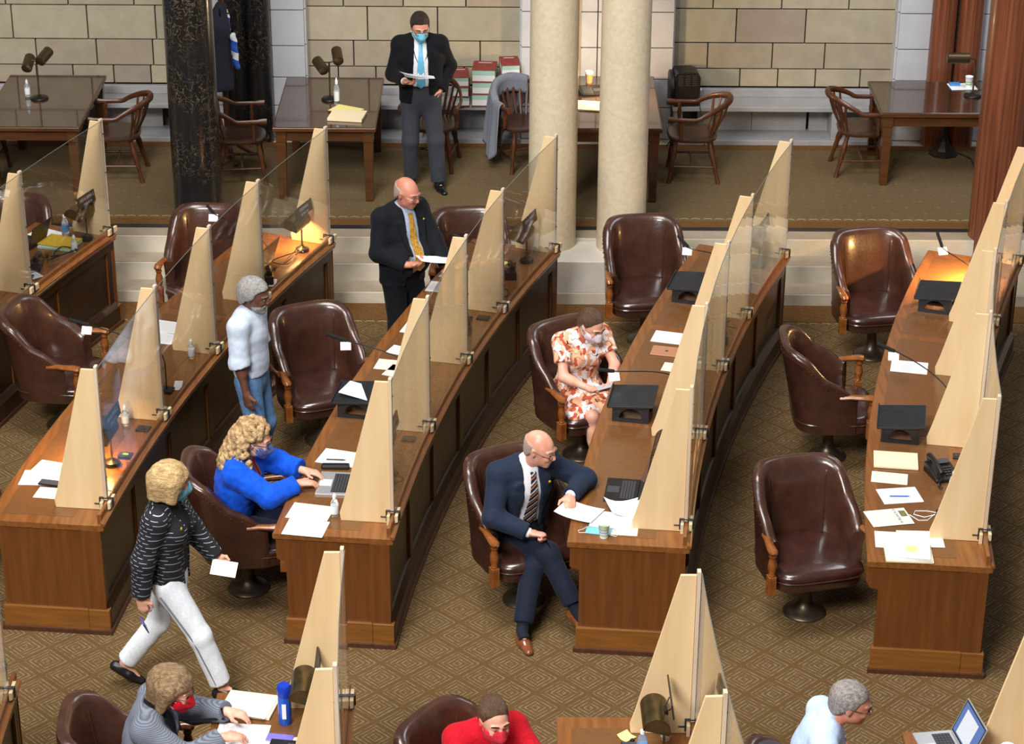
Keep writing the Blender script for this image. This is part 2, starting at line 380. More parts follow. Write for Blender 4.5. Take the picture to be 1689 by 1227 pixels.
# columns
def column(x, y, z, r, material, label, name='column', top=6.5):
    o = MB().lathe([(r, 0), (r * 1.0, 1.0), (r * 0.985, 2.5), (r * 0.97, top - z)], 40).build(name, material, smooth=True); o.location = (x, y, z)
    return tag(o, label, 'column')
column(-2.885, 19.56, 0.288, 0.222, 'black_marble', 'round black marble column with gold veins rising from the gallery steps')
column(0.357, 19.40, 0.42, 0.218, 'limestone', 'cream limestone column, left one of the close pair')
column(0.985, 19.34, 0.42, 0.222, 'limestone', 'cream limestone column, right one of the close pair')
column(4.42, 19.55, 0.288, 0.222, 'red_marble', 'polished red-brown striped marble column at right by the steps')
o = MB().box(-0.05, 1.40, 18.96, 19.86, 0.0, 0.42).build('column_plinth', 'plinth_marble', bevel=0.008)
tag(o, 'pale marble plinth block carrying the two cream columns', 'plinth')
for x, m_, lb in ((-2.79, 'black_marble', 'slim black marble wall column, left of the rear black pair'), (-2.555, 'black_marble', 'slim black marble wall column, right of the rear black pair'),
                  (4.28, 'red_marble', 'slim red marble wall column, left of the rear red pair'), (4.55, 'red_marble', 'slim red marble wall column, right of the rear red pair')):
    column(x, 22.02, PZ, 0.125, m_, lb, 'wall_column')
# ================================================================ curved desks
def curve_fn(x0, y0, a0, a1):
    def f(s):
        n = 24; x, y = x0, y0; ds = s / n
        for i in range(n):
            a = a0 + a1 * (i + 0.5) * ds; x += math.sin(a) * ds; y += math.cos(a) * ds
        return x, y, a0 + a1 * s
    return f
class Desk:
    W = 0.80; T = 0.84
    def __init__(d, name, x0, y0, a0, a1, s0, s1):
        d.f = curve_fn(x0, y0, a0, a1); d.s0, d.s1 = s0, s1
    def at(d, s, u, z=0.84):
        x, y, a = d.f(s); w = d.W - u
        return Vector((x - math.cos(a) * w, y + math.sin(a) * w, z))
    def rot(d, s): return -d.f(s)[2]                 # local +x = towards the front (u), local +y = along the desk (s)
    def sweep(d, mb, s0, s1, sec, n=None):
        n = n or max(2, int(abs(s1 - s0) / 0.25) + 1)
        return mb.rings([[d.at(s0 + (s1 - s0) * i / (n - 1), u, z) for u, z in sec] for i in range(n)])
def rect(u0, u1, z0, z1): return [(u0, z0), (u1, z0), (u1, z1), (u0, z1)]

def make_desk(name, label, D, ends=(True, True), insets=3):
    r_ = empty(name, D.at((D.s0 + D.s1) / 2, 0.4, 0)); inv = Matrix.Translation(-r_.location)
    def part(nm, m_, secs, bevel=0.0):
        mb = MB()
        for s0, s1, sec in secs: D.sweep(mb, s0, s1, sec)
        mb.v = [tuple(inv @ Vector(p)) for p in mb.v]
        return mb.build(nm, m_, r_, bevel=bevel)
    a, b2 = D.s0, D.s1; T = D.T
    part('desktop', 'desk_wood_y', [(a, b2, [(0, T - 0.035), (0.006, T - 0.04), (D.W + 0.01, T - 0.04), (D.W + 0.015, T - 0.02), (D.W + 0.005, T), (0.006, T), (0, T - 0.006)])], 0.0)
    n = insets; L_ = (b2 - a - 0.12) / n
    for i in range(n):
        part('leather_inset', 'leather_inset', [(a + 0.10 + i * L_, a + 0.10 + (i + 1) * L_ - 0.09, rect(0.085, 0.585, T - 0.001, T + 0.0015))])
    part('front_rail', 'desk_wood_y', [(a + 0.03, b2, [(0.768, T - 0.002), (0.795, T - 0.002), (0.795, T + 0.062), (0.789, T + 0.07), (0.774, T + 0.07), (0.768, T + 0.062)])])
    part('ledge_molding', 'desk_wood_y', [(a + 0.0, b2, [(0.795, T - 0.004), (0.822, T - 0.004), (0.825, T + 0.008), (0.815, T + 0.016), (0.803, T + 0.018), (0.795, T + 0.024)])])
    part('front_panel', 'desk_panel', [(a + 0.02, b2 - 0.02, rect(0.735, 0.765, 0.02, T - 0.04))])
    part('top_band', 'desk_panel', [(a + 0.02, b2 - 0.02, rect(0.765, 0.788, T - 0.13, T - 0.04))])
    part('bottom_band', 'desk_panel', [(a + 0.02, b2 - 0.02, [(0.765, 0.0), (0.815, 0.0), (0.815, 0.17), (0.80, 0.19), (0.783, 0.215), (0.765, 0.22)])])
    part('skirting', 'skirting_wood', [(a - 0.02, b2 + 0.02, rect(0.765, 0.828, 0.0, 0.035))])
    k = max(2, round((b2 - a) / 0.85))
    for i in range(k + 1):
        c = a + 0.06 + (b2 - a - 0.12) * i / k
        part('stile', 'desk_panel', [(c - 0.045, c + 0.045, rect(0.765, 0.783, 0.20, T - 0.12))])
        if i < k:
            c2 = a + 0.06 + (b2 - a - 0.12) * (i + 1) / k
            part('panel_bead', 'desk_wood_z', [(c + 0.045, c + 0.055, rect(0.765, 0.778, 0.22, T - 0.13))])
            part('panel_bead', 'desk_wood_z', [(c2 - 0.055, c2 - 0.045, rect(0.765, 0.778, 0.22, T - 0.13))])
    part('apron', 'desk_wood_y', [(a + 0.05, b2 - 0.05, rect(0.03, 0.09, T - 0.17, T - 0.04))])
    for e, s_ in ((0, a), (1, b2)):
        if not ends[e]: continue
        t0, t1 = (s_ + 0.01, s_ + 0.05) if e == 0 else (s_ - 0.05, s_ - 0.01)
        sg = -1 if e == 0 else 1
        ep = part('end_panel', 'desk_wood_z', [(t0, t1, [(0.085, 0.02), (0.785, 0.02), (0.785, T - 0.04), (0.02, T - 0.04), (0.02, T - 0.19), (0.03, T - 0.205), (0.085, T - 0.215)])], 0.003)
        part('end_stile', 'desk_wood_z', [(s_ + 0.0, s_ + 0.012, rect(0.655, 0.79, 0.18, T - 0.04)) if e == 0 else (s_ - 0.012, s_, rect(0.655, 0.79, 0.18, T - 0.04))], 0.002)
        part('end_plinth', 'desk_plinth', [(min(s_ + sg * 0.012, s_ - sg * 0.04), max(s_ + sg * 0.012, s_ - sg * 0.04), rect(0.07, 0.665, 0.0, 0.185))], 0.003)
        part('end_plinth', 'desk_plinth', [(min(s_ + sg * 0.015, s_ - sg * 0.04), max(s_ + sg * 0.015, s_ - sg * 0.04), rect(0.667, 0.812, 0.0, 0.185))], 0.003)
        part('skirting', 'skirting_wood', [(min(s_ + sg * 0.03, s_), max(s_ + sg * 0.03, s_), rect(0.055, 0.825, 0.0, 0.032))])
    for c in [a + (b2 - a) * t for t in (1 / 3, 2 / 3)]:
        part('support_panel', 'desk_wood_z', [(c - 0.02, c + 0.02, rect(0.12, 0.735, 0.02, T - 0.04))])
    return tag(r_, label, 'desk', 'curved desk rows')

def make_screen(label, D, fins, ext=(0.0, 0.0), nolast=False):
    """clear acrylic guard on birch plywood fins, clamped to the desk rail"""
    s_mid = fins[len(fins) // 2]
    r_ = empty('divider_screen', D.at(s_mid, 0.6, D.T)); o = Vector(r_.location)
    H = 1.055; T = D.T
    for s_ in fins:
        p0 = D.at(s_, 0.0, T); a = D.rot(s_)
        M = Matrix.Translation(p0 - o) @ Matrix.Rotation(a, 4, 'Z') @ Matrix.Rotation(R(90), 4, 'X')     # local x=u, y=z, extrude along -s
        poly = [(0.425, 0.002), (0.758, 0.002), (0.758, 0.085), (0.765, 0.085), (0.765, H), (0.676, H), (0.446, 0.15), (0.418, 0.06)]
        fin = MB().prism(poly, -0.009, 0.009, M).build('fin', 'birch_ply', r_, bevel=0.0015, seg=1)
        MB().prism([(0.767, 0.085), (0.789, 0.085), (0.789, H + 0.028), (0.767, H + 0.028)], -0.02, 0.02, M).build('batten', 'birch_batten', fin, bevel=0.0015, seg=1)
        for zz in (0.25, 0.6, 0.95):
            MB().lathe([(0.006, 0), (0.006, 0.004)], 8, M=M @ Matrix.Translation((0.7965, zz, 0)) @ Matrix.Rotation(R(-90), 4, 'Y')).build('screw', 'black_metal', fin)
        cl = MB().prism([(0.743, -0.0), (0.765, -0.0), (0.765, 0.075), (0.743, 0.075)], -0.065, 0.045, M).build('clamp', 'clamp_wood', r_, bevel=0.003)
        MB().prism([(0.799, 0.026), (0.821, 0.036), (0.821, 0.085), (0.799, 0.085)], -0.075, 0.055, M).build('clamp_block', 'clamp_wood', cl, bevel=0.003)
        MB().prism([(0.733, 0.02), (0.733, 0.104), (0.833, 0.104), (0.833, 0.03), (0.823, 0.03), (0.823, 0.094), (0.742, 0.094), (0.742, 0.02)], 0.005, 0.022, M).build('clamp_frame', 'clamp_steel', cl, bevel=0.003)
        MB().tube([M @ Vector((0.698, 0.05, 0.013)), M @ Vector((0.743, 0.05, 0.013))], 0.005, 8).build('clamp_screw', 'clamp_steel', cl)
    ss = list(fins)
    ss[0] -= ext[0]; ss[-1] += ext[1]
    for s0, s1 in zip(ss[:-1], ss[1:]):
        mb = MB(); D.sweep(mb, s0 + 0.003, s1 - 0.003, rect(0.7905, 0.7955, T + 0.078, T + H + 0.012), n=4)
        mb.v = [tuple(Vector(p) - o) for p in mb.v]
        sh = mb.build('acrylic_sheet', 'acrylic', r_)
        mb = MB(); D.sweep(mb, s0 + 0.003, s1 - 0.003, rect(0.7905, 0.7955, T + H + 0.0122, T + H + 0.0145), n=4)
        mb.v = [tuple(Vector(p) - o) for p in mb.v]; mb.build('edge_glint', 'acrylic_glint', sh)  # added strip, a painted glint along the sheet's top edge
    return tag(r_, label, 'divider', 'desk divider screens')

A0, A1 = R(5.6), R(3.05)
OFF = dict(D0=(-3.88, .32), D1=(-1.95, .16), D2=(0, 0), D3=(1.965, -.09), D4=(3.94, -.2))
DK = {k: Desk(k, -0.798 + ox, 13.186 + oy, A0, A1, -0.12 if k == 'D4' else 0.0, 5.15) for k, (ox, oy) in OFF.items()}
dlabel = dict(D0='dark walnut curved desk at far left with a yellow folder on it', D1='curved walnut desk second from left, with lamp glow on its top',
              D2='curved walnut desk where the blonde woman in blue types', D3='curved walnut desk where the bald man in navy suit sits',
              D4='curved walnut desk at right piled with papers beside empty leather chairs')
slabel = dict(D0='clear acrylic divider on plywood fins along the far left desk', D1='clear acrylic divider on plywood fins behind the grey-haired man in sweatshirt',
              D2='clear acrylic divider on plywood fins before the woman in blue', D3='clear acrylic divider on plywood fins along the bald man in navy suit\'s desk',
              D4='clear acrylic divider on plywood fins along the rightmost desk')
FINS = [0.23, 1.58, 2.75, 3.76, 5.10]
for k, D in DK.items():
    make_desk('curved_desk', dlabel[k], D)
    make_screen(slabel[k], D, FINS)
# nearer ring, cut by the lower edge of the picture: these run from their far end towards the camera
EK = {}
for k, (x, y) in dict(E0=(-2.93, 11.47), E1=(-0.93, 11.36), E2=(1.075, 11.13), E3=(3.07, 11.0)).items():
    a_end, k1, Ln = R(0.0), R(3.0), 2.6
    # start point reached by walking back along the arc
    n = 40; px, py, aa = x, y, a_end
    for i in range(n): px -= math.sin(aa) * Ln / n; py -= math.cos(aa) * Ln / n; aa -= k1 * Ln / n
    EK[k] = Desk(k, px, py, aa, k1, 0.0, Ln)
el = dict(E0='curved desk end at the lower left corner of the frame', E1='near curved desk holding the papers of the woman in red mask',
          E2='near curved desk with brass lamp and water bottle at bottom centre', E3='near curved desk with open laptop and mug at lower right corner')
sl = dict(E0='acrylic divider with a clamp at the lower left corner', E1='tall plywood and acrylic divider near the woman with the grey sweater',
          E2='tall plywood and acrylic divider mirrored in its sheet at bottom centre', E3='plywood and acrylic divider at lower right corner behind the mug')
for k, D in EK.items():
    make_desk('curved_desk', el[k], D, insets=2)
    make_screen(sl[k], D, [0.25, 1.25, 2.45] if k != 'E0' else [0.25, 1.25, 2.40])
# ================================================================ chairs
def make_leather_chair():
    r_ = empty('swivel_chair')
    MB().lathe([(0.15, 0), (0.152, 0.008), (0.145, 0.018), (0.115, 0.032), (0.075, 0.055), (0.05, 0.09), (0.042, 0.14), (0.040, 0.22), (0.046, 0.23), (0.046, 0.245), (0.034, 0.25), (0.034, 0.32)], 28).build('pedestal', 'bronze_base', r_, smooth=True, angle=60)
    MB().box(-0.09, 0.09, -0.08, 0.08, 0.315, 0.35).box(0.06, 0.16, -0.02, 0.02, 0.315, 0.335).build('swivel_plate', 'black_metal', r_, bevel=0.005)
    ys, n = 0.015, 40
    def ring(ax, ay, z, dome=0.0):
        return [(x, y + ys, z + dome * (1 - min(1, (x / 0.3) ** 2)) ) for x, y, _ in superellipse(ax, ay, 4.5, n)]
    MB().rings([ring(0.305, 0.28, 0.345), ring(0.320, 0.295, 0.355), ring(0.325, 0.30, 0.40), ring(0.323, 0.298, 0.425)]).build('seat_base', 'leather', r_, smooth=True, angle=50)
    st = MB().rings([ring(0.318, 0.295, 0.425), ring(0.33, 0.31, 0.437), ring(0.331, 0.312, 0.455), ring(0.322, 0.304, 0.472, 0.01), ring(0.285, 0.268, 0.482, 0.018), ring(0.18, 0.17, 0.486, 0.024), ring(0.06, 0.06, 0.487, 0.026)]).build('seat', 'leather_seat', r_, smooth=True, angle=70)
    MB().tube([(x, y + ys, 0.43) for x, y, _ in superellipse(0.332, 0.313, 4.5, n)] + [(0.332, ys, 0.43)], 0.006, 6).build('piping', 'leather', st, smooth=True)
    # tub back: a shell round the sitter, high behind and falling away to the arms
    def plan(phi, off):
        a, b2 = 0.338 - off, 0.30 - off
        e = 3.3; c, s_ = math.cos(phi), math.sin(phi)
        return a * math.copysign(abs(s_) ** (2 / e), s_), -b2 * math.copysign(abs(c) ** (2 / e), c) + 0.0
    def top(phi):
        t = abs(phi) / R(112)
        if t < 0.52: return 1.035 - 0.045 * (t / 0.52) ** 4
        u = (t - 0.52) / 0.48
        return 0.99 - 0.31 * (u * u * (3 - 2 * u))
    m_ = 44; phis = [R(-112) + R(224) * i / m_ for i in range(m_ + 1)]
    lean = lambda z: -0.20 * max(0, z - 0.42)
    def P(phi, off, z):
        x, y = plan(phi, off); k = max(0, math.cos(phi) * 0.5 + 0.5)
        return (x * (1 + 0.10 * max(0, z - 0.5)), y + lean(z) * k, z)
    rs = []
    for ph in phis:
        t = top(ph)
        rs.append([P(ph, 0.0, 0.355), P(ph, -0.004, 0.55), P(ph, -0.006, t - 0.09), P(ph, -0.012, t - 0.03), P(ph, -0.004, t - 0.008), P(ph, 0.025, t), P(ph, 0.055, t - 0.012),
                   P(ph, 0.068, t - 0.05), P(ph, 0.075, max(0.62, t - 0.2)), P(ph, 0.070, 0.56), P(ph, 0.060, 0.44), P(ph, 0.05, 0.355)])
    bk = MB().rings(rs).build('backrest', 'leather', r_, smooth=True, angle=60)
    for sg in (-1, 1):
        pts = []
        for i in range(12):
            z = 1.0 - (1.0 - 0.50) * i / 11; ph = sg * R(40 - 8 * i / 11); t = top(ph)
            off = 0.030 if i == 0 else (0.062 if i < 2 else 0.0725)
            pts.append(P(ph, off, min(z, t - 0.004)))
        MB().tube(pts, 0.0075, 6).build('welt', 'leather', bk, smooth=True)
    mb = MB()
    for i in range(3, 60):
        ph = R(-108) + R(216) * i / 62; mb.ball(P(ph, -0.012, top(ph) - 0.055), 0.006, 6, 4)
    for sg in (-1, 1):
        for i in range(14): mb.ball(P(sg * R(108), -0.004, 0.38 + 0.021 * i), 0.006, 6, 4)
    stuff(mb.build('nail_trim', 'nail_brass', bk, smooth=True))
    for sg in (-1, 1):
        x = sg * 0.338
        arm = MB().tube([(x * 0.98, 0.02, 0.672), (x * 1.02, 0.10, 0.684), (x * 1.06, 0.18, 0.686), (x * 1.08, 0.245, 0.688), (x * 1.08, 0.285, 0.682), (x * 1.08, 0.298, 0.672)],
                        [0.028, 0.026, 0.028, 0.034, 0.034, 0.022], 10, sq=(1.0, 0.8)).build('armrest', 'chair_wood', r_, smooth=True)
        MB().lathe([(0.020, 0.49), (0.026, 0.50), (0.02, 0.51), (0.030, 0.545), (0.033, 0.575), (0.024, 0.615), (0.019, 0.63), (0.027, 0.638), (0.027, 0.65), (0.02, 0.66), (0.026, 0.675)], 14, at=(x * 1.07, 0.262, 0)).build('arm_post', 'chair_wood', arm, smooth=True, angle=60)
        MB().box(x * 1.07 - 0.028, x * 1.07 + 0.028, 0.232, 0.292, 0.345, 0.492).build('post_block', 'chair_wood', arm, bevel=0.004)
    return r_
def make_wood_chair():
    r_ = empty('wooden_armchair'); n = 32
    def ring(ax, ay, z): return [(x, y, z) for x, y, _ in superellipse(ax, ay, 2.8, n)]
    MB().rings([ring(0.22, 0.21, 0.415), ring(0.25, 0.24, 0.425), ring(0.255, 0.245, 0.45), ring(0.24, 0.23, 0.462), ring(0.15, 0.14, 0.455), ring(0.05, 0.05, 0.452)]).build('seat', ['old_chair_seat'], r_, smooth=True, angle=60)
    def bow(t):                                        # t -1..1 round from arm tip to arm tip
        a = t * R(128); x = 0.285 * math.sin(a); y = -0.27 * math.cos(a)
        if abs(t) > 0.70: u = (abs(t) - 0.70) / 0.30; y = -0.27 * math.cos(R(128) * 0.70) + 0.25 * u; x = math.copysign(0.285 - 0.01 * u, t)
        k = max(0, 1 - (abs(t) / 0.62) ** 2)
        return Vector((x, y - 0.09 * k, 0.665 + 0.14 * k ** 0.8))
    N_ = 36
    MB().tube([bow(-1 + 2 * i / N_) for i in range(N_ + 1)], [0.020 + 0.016 * max(0, 1 - abs(-1 + 2 * i / N_) * 1.8) + (0.008 if i in (0, 1, N_ - 1, N_) else 0) for i in range(N_ + 1)], 10, sq=(0.75, 1.15)).build('back_bow', 'old_chair_wood', r_, smooth=True)
    for i in range(8):
        t = -0.42 + 0.84 * i / 7; p = bow(t); a = t * R(100); q = Vector((0.225 * math.sin(a), -0.215 * math.cos(a), 0.45))
        MB().tube([q, q.lerp(p, 0.5) + Vector((0, -0.012, 0)), p], [0.011, 0.015, 0.011], 8, sq=(1.1, 0.6)).build('back_slat', 'old_chair_wood', r_, smooth=True)
    for sg in (-1, 1):
        MB().lathe([(0.013, 0.45), (0.02, 0.47), (0.014, 0.49), (0.022, 0.54), (0.024, 0.57), (0.015, 0.61), (0.02, 0.63), (0.014, 0.66)], 10, at=(sg * 0.262, 0.12, 0)).build('arm_post', 'old_chair_wood', r_, smooth=True, angle=70)
        for fy in (1, -1):
            p0, p1 = Vector((sg * 0.17, fy * 0.16, 0.42)), Vector((sg * 0.23, fy * 0.22 - (0.04 if fy < 0 else 0), 0.0))
            prof = [0.024, 0.02, 0.026, 0.03, 0.022, 0.025, 0.02, 0.017, 0.02, 0.022]
            MB().tube([p0.lerp(p1, i / 9) for i in range(10)], prof, 10).build('leg', 'old_chair_wood', r_, smooth=True)
        MB().tube([(sg * 0.205, 0.19, 0.17), (sg * 0.212, -0.22, 0.17)], 0.013, 8).build('stretcher', 'old_chair_wood', r_, smooth=True)
    MB().tube([(-0.205, 0.0, 0.17), (0.205, 0.0, 0.17)], 0.013, 8).build('stretcher', 'old_chair_wood', r_, smooth=True)
    MB().tube([(-0.2, 0.185, 0.24), (0.2, 0.185, 0.24)], 0.013, 8).build('stretcher', 'old_chair_wood', r_, smooth=True)
    return r_
proto = make_leather_chair(); used = [0]
def place(proto, used, x, y, z, deg, label, cat, group):
    o = proto if not used[0] else copy_tree(proto); used[0] = 1
    o.location = (x, y, z); o.rotation_euler = (0, 0, R(deg)); return tag(o, label, cat, group)
for x, y, deg, lb in [
    (2.053, 13.68, 194, 'empty brown leather chair facing forward beside the paper-strewn desk end'),
    (2.497, 16.03, -90, 'empty brown leather chair seen in profile, middle of the right desk row'),
    (3.105, 17.92, 190, 'empty brown leather chair at the far end of the right desk, before the steps'),
    (0.091, 13.825, 207, 'brown leather chair under the bald man in the navy suit'),
    (0.551, 16.03, 212, 'brown leather chair under the girl in the orange dress'),
    (1.156, 18.20, 187, 'empty brown leather chair in front of the cream column pair'),
    (-1.859, 13.955, -84, 'brown leather chair under the curly-haired woman in blue'),
    (-1.507, 16.265, 203, 'empty brown leather chair between the man in sweatshirt and the second desk'),
    (-0.36, 18.36, 187, 'brown leather chair behind the bald man with gold tie'),
    (-3.62, 16.50, -98, 'brown leather chair turned to the left desk beneath a tagged microphone'),
    (-2.68, 18.40, 176, 'brown leather chair before the black marble column with white tag above'),
    (-3.98, 14.12, -90, 'brown leather chair of which only an armrest shows at the left edge'),
    (-4.42, 18.62, 186, 'brown leather chair blurred behind the acrylic at far left'),
    (-2.14, 10.86, -86, 'dark brown leather chair of the woman in the red mask and grey sweater'),
    (-0.19, 10.66, -125, 'dark brown leather chair behind the woman in the red sweater'),
    (1.72, 10.42, -92, 'dark brown leather chair of the man in the pale blue shirt')]:
    place(proto, used, x, y, 0, deg, lb, 'chair', 'leather swivel chairs')
wproto = make_wood_chair(); wused = [0]
for x, y, deg, lb in [
    (-3.86, 20.98, 92, 'wooden spindle armchair drawn up to the right side of the leftmost gallery table'),
    (-2.64, 20.92, -82, 'wooden spindle armchair beside the black marble column'),
    (-0.80, 21.30, 172, 'wooden spindle armchair hidden behind the masked standing man'),
    (0.10, 21.34, 205, 'wooden spindle armchair with a grey jacket over its back'),
    (1.74, 21.06, 88, 'wooden spindle armchair facing left before the black heater'),
    (3.42, 21.25, -90, 'wooden spindle armchair pushed against the right gallery table'),
    (-5.18, 20.95, -90, 'wooden spindle armchair with one leg showing at the upper left edge')]:
    place(wproto, wused, x, y, PZ, deg, lb, 'chair', 'wooden gallery armchairs')

# ================================================================ gallery tables
def make_table(x0, x1, y0, y1, label):
    r_ = empty('gallery_table', ((x0 + x1) / 2, (y0 + y1) / 2, PZ)); hx, hy = (x1 - x0) / 2, (y1 - y0) / 2; t = 0.76
    MB().box(-hx, hx, -hy, hy, t - 0.045, t - 0.004).build('tabletop', 'table_wood', r_, bevel=0.006)
    MB().box(-hx + 0.012, hx - 0.012, -hy + 0.012, hy - 0.012, t - 0.004, t).build('glass_top', 'table_glass_top', r_, bevel=0.002, seg=1)
    ap = MB()
    i_ = 0.05
    for nm, b_ in (('apron', (-hx + i_, hx - i_, -hy + i_, -hy + i_ + 0.025)), ('apron', (-hx + i_, hx - i_, hy - i_ - 0.025, hy - i_)),
                   ('apron', (-hx + i_, -hx + i_ + 0.025, -hy + i_, hy - i_)), ('apron', (hx - i_ - 0.025, hx - i_, -hy + i_, hy - i_))):
        MB().box(*b_, t - 0.15, t - 0.045).build(nm, 'table_wood', r_, bevel=0.002, seg=1)
    for sx in (-1, 1):
        for sy in (-1, 1):
            cx, cy = sx * (hx - 0.075), sy * (hy - 0.075)
            mb = MB()
            mb.rings([[(cx + a * w, cy + b2 * w, z) for a, b2 in ((-1, -1), (1, -1), (1, 1), (-1, 1))] for w, z in ((0.032, 0), (0.036, 0.02), (0.046, t - 0.16), (0.05, t - 0.15), (0.05, t - 0.045))])
            mb.build('leg', 'table_wood', r_, bevel=0.004)
    for sx in (-1, 1):
        for k in (-0.45, 0.0, 0.45):
            dr = MB().box(sx * (hx - 0.052) - 0.008, sx * (hx - 0.052) + 0.008, k * hy * 1.2 - 0.2, k * hy * 1.2 + 0.2, t - 0.135, t - 0.06).build('drawer', 'table_wood', r_, bevel=0.003)
            MB().ball((sx * (hx - 0.035), k * hy * 1.2, t - 0.097), 0.014).build('knob', 'black_metal', dr, smooth=True)
    return tag(r_, label, 'table', 'gallery tables')
make_table(-5.02, -4.06, 20.22, 21.78, 'dark polished table at upper left with twin-shade lamp')
make_table(-2.26, -1.29, 20.25, 21.76, 'dark polished table left of the masked standing man')
make_table(0.42, 1.40, 20.27, 21.85, 'table half hidden behind the two cream columns')
make_table(3.52, 5.05, 20.76, 21.74, 'dark polished table at upper right behind the red column')
# ================================================================ people: signed-distance figures meshed into one continuous surface per body / garment
V3 = lambda *a: np.array(a if len(a) == 3 else a[0], dtype=np.float64)
def unit(v): v = V3(v); return v / (np.linalg.norm(v) + 1e-12)
_rs = np.random.RandomState(3)
_WD = _rs.normal(size=(9, 3)); _WD /= np.linalg.norm(_WD, axis=1)[:, None]; _WP = _rs.uniform(0, 6.28, 9)
def wnoise(P, freq, st=(1, 1, 1)):
    Q = P * np.array(st) * freq
    Q = Q.astype(np.float32); out = np.zeros(len(P), np.float32)
    for i in range(9): out += np.sin(Q @ _WD[i].astype(np.float32) * (1 + 0.35 * (i % 4)) + _WP[i] + 1.3 * np.sin(Q @ _WD[(i + 4) % 9].astype(np.float32) * 0.6))
    return out / 9
def smin(a, b, k):
    h = np.maximum(k - np.abs(a - b), 0) / k
    return np.minimum(a, b) - h * h * k * 0.25
def smax(a, b, k): return -smin(-a, -b, k)
class Sdf:
    def __init__(s): s.ops = []; s.disp = []
    def cap(s, a, b, ra, rb=None, k=0.02, op='u', flat=None):
        s.ops.append(('cap', V3(a), V3(b), ra, ra if rb is None else rb, k, op, None if flat is None else (unit(flat[0]), flat[1]))); return s
    def ell(s, c, r, axes=None, k=0.02, op='u'):
        s.ops.append(('ell', V3(c), V3(r), np.eye(3) if axes is None else np.array(axes), 0, k, op, None)); return s
    def fn(s, f, op='i', k=0.006): s.ops.append(('fn', f, None, 0, 0, k, op, None)); return s
    def noise(s, amp, freq, st=(1, 1, 1)): s.disp.append((amp, freq, st)); return s
    def extent(s):
        lo = np.full(3, 1e9); hi = -lo
        for o in s.ops:
            if o[6] != 'u': continue
            if o[0] == 'cap': r = max(o[3], o[4]); pts = (o[1] - r, o[1] + r, o[2] - r, o[2] + r)
            else: r = np.max(o[2]); pts = (o[1] - r, o[1] + r)
            for p in pts: lo = np.minimum(lo, p); hi = np.maximum(hi, p)
        return lo, hi
    def ev(s, P, pad=0.25, disp=True):
        P = np.ascontiguousarray(P); X, Y, Z = (np.ascontiguousarray(P[:, i], dtype=np.float32) for i in range(3))
        d = np.full(len(P), 1.0)
        for t, a, b, ra, rb, k, op, fl in s.ops:
            if t == 'fn':
                dn = a(P); d = smax(d, dn, k) if op == 'i' else smax(d, -dn, k) if op == 's' else smin(d, dn, k); continue
            if t == 'cap': r = max(ra, rb); lo = np.minimum(a, b) - r; hi = np.maximum(a, b) + r
            else: r = np.max(b); lo = a - r; hi = a + r
            pd = pad + k
            l_, h_ = lo - pd, hi + pd
            m = np.flatnonzero((Z > l_[2]) & (Z < h_[2]))
            if not len(m): continue
            m = m[(X[m] > l_[0]) & (X[m] < h_[0])]; m = m[(Y[m] > l_[1]) & (Y[m] < h_[1])]
            if not len(m): continue
            Q = P[m] - a
            if t == 'cap':
                ba = b - a; sc = 1.0
                if fl is not None:
                    ax, f = fl; Q = Q + (f - 1) * (Q @ ax)[:, None] * ax; ba = ba + (f - 1) * (ba @ ax) * ax; sc = 1 / (1 + (f - 1) * 0.5)
                h = np.clip(Q @ ba / max(ba @ ba, 1e-12), 0, 1)
                dn = (np.linalg.norm(Q - h[:, None] * ba, axis=1) - (ra + (rb - ra) * h)) * sc
            else:
                q = Q @ ra.T; k0 = np.linalg.norm(q / b, axis=1); k1 = np.linalg.norm(q / (b * b), axis=1)
                dn = k0 * (k0 - 1.0) / np.maximum(k1, 1e-9)
            c = d[m]
            d[m] = smin(c, dn, k) if op == 'u' else smax(c, -dn, k) if op == 's' else smax(c, dn, k)
        if disp:
            for amp, fr, st in s.disp: d = d + amp * wnoise(P, fr, st)
        return d
    def surf(s, o, d, n=60, tmax=1.2):
        p = V3(o); d = unit(d); t = 0
        for i in range(n):
            v = float(s.ev((p + d * t)[None], 1.0)[0])
            if v < 0.0008: break
            t += v * 0.7
            if t > tmax: break
        return p + d * t
    def mesh(s, h):
        lo, hi = s.extent(); lo = lo - 4 * h; hi = hi + 4 * h
        C = 4; nc = np.ceil((hi - lo) / (C * h)).astype(int) + 1
        ax = [lo[i] + (np.arange(nc[i]) + 0.5) * C * h - h * 0.5 for i in range(3)]
        Pc = np.stack(np.meshgrid(*ax, indexing='ij'), -1).reshape(-1, 3)
        dc = s.ev(Pc, 0.3, False).reshape(nc)
        act = np.abs(dc) < 7.5 * h + sum(a[0] for a in s.disp)
        D = np.repeat(np.repeat(np.repeat(dc, C, 0), C, 1), C, 2)
        M = np.repeat(np.repeat(np.repeat(act, C, 0), C, 1), C, 2)
        I = np.argwhere(M)
        D[M] = s.ev(lo + I * h, 9 * h)
        return surface_nets(D, lo, h)
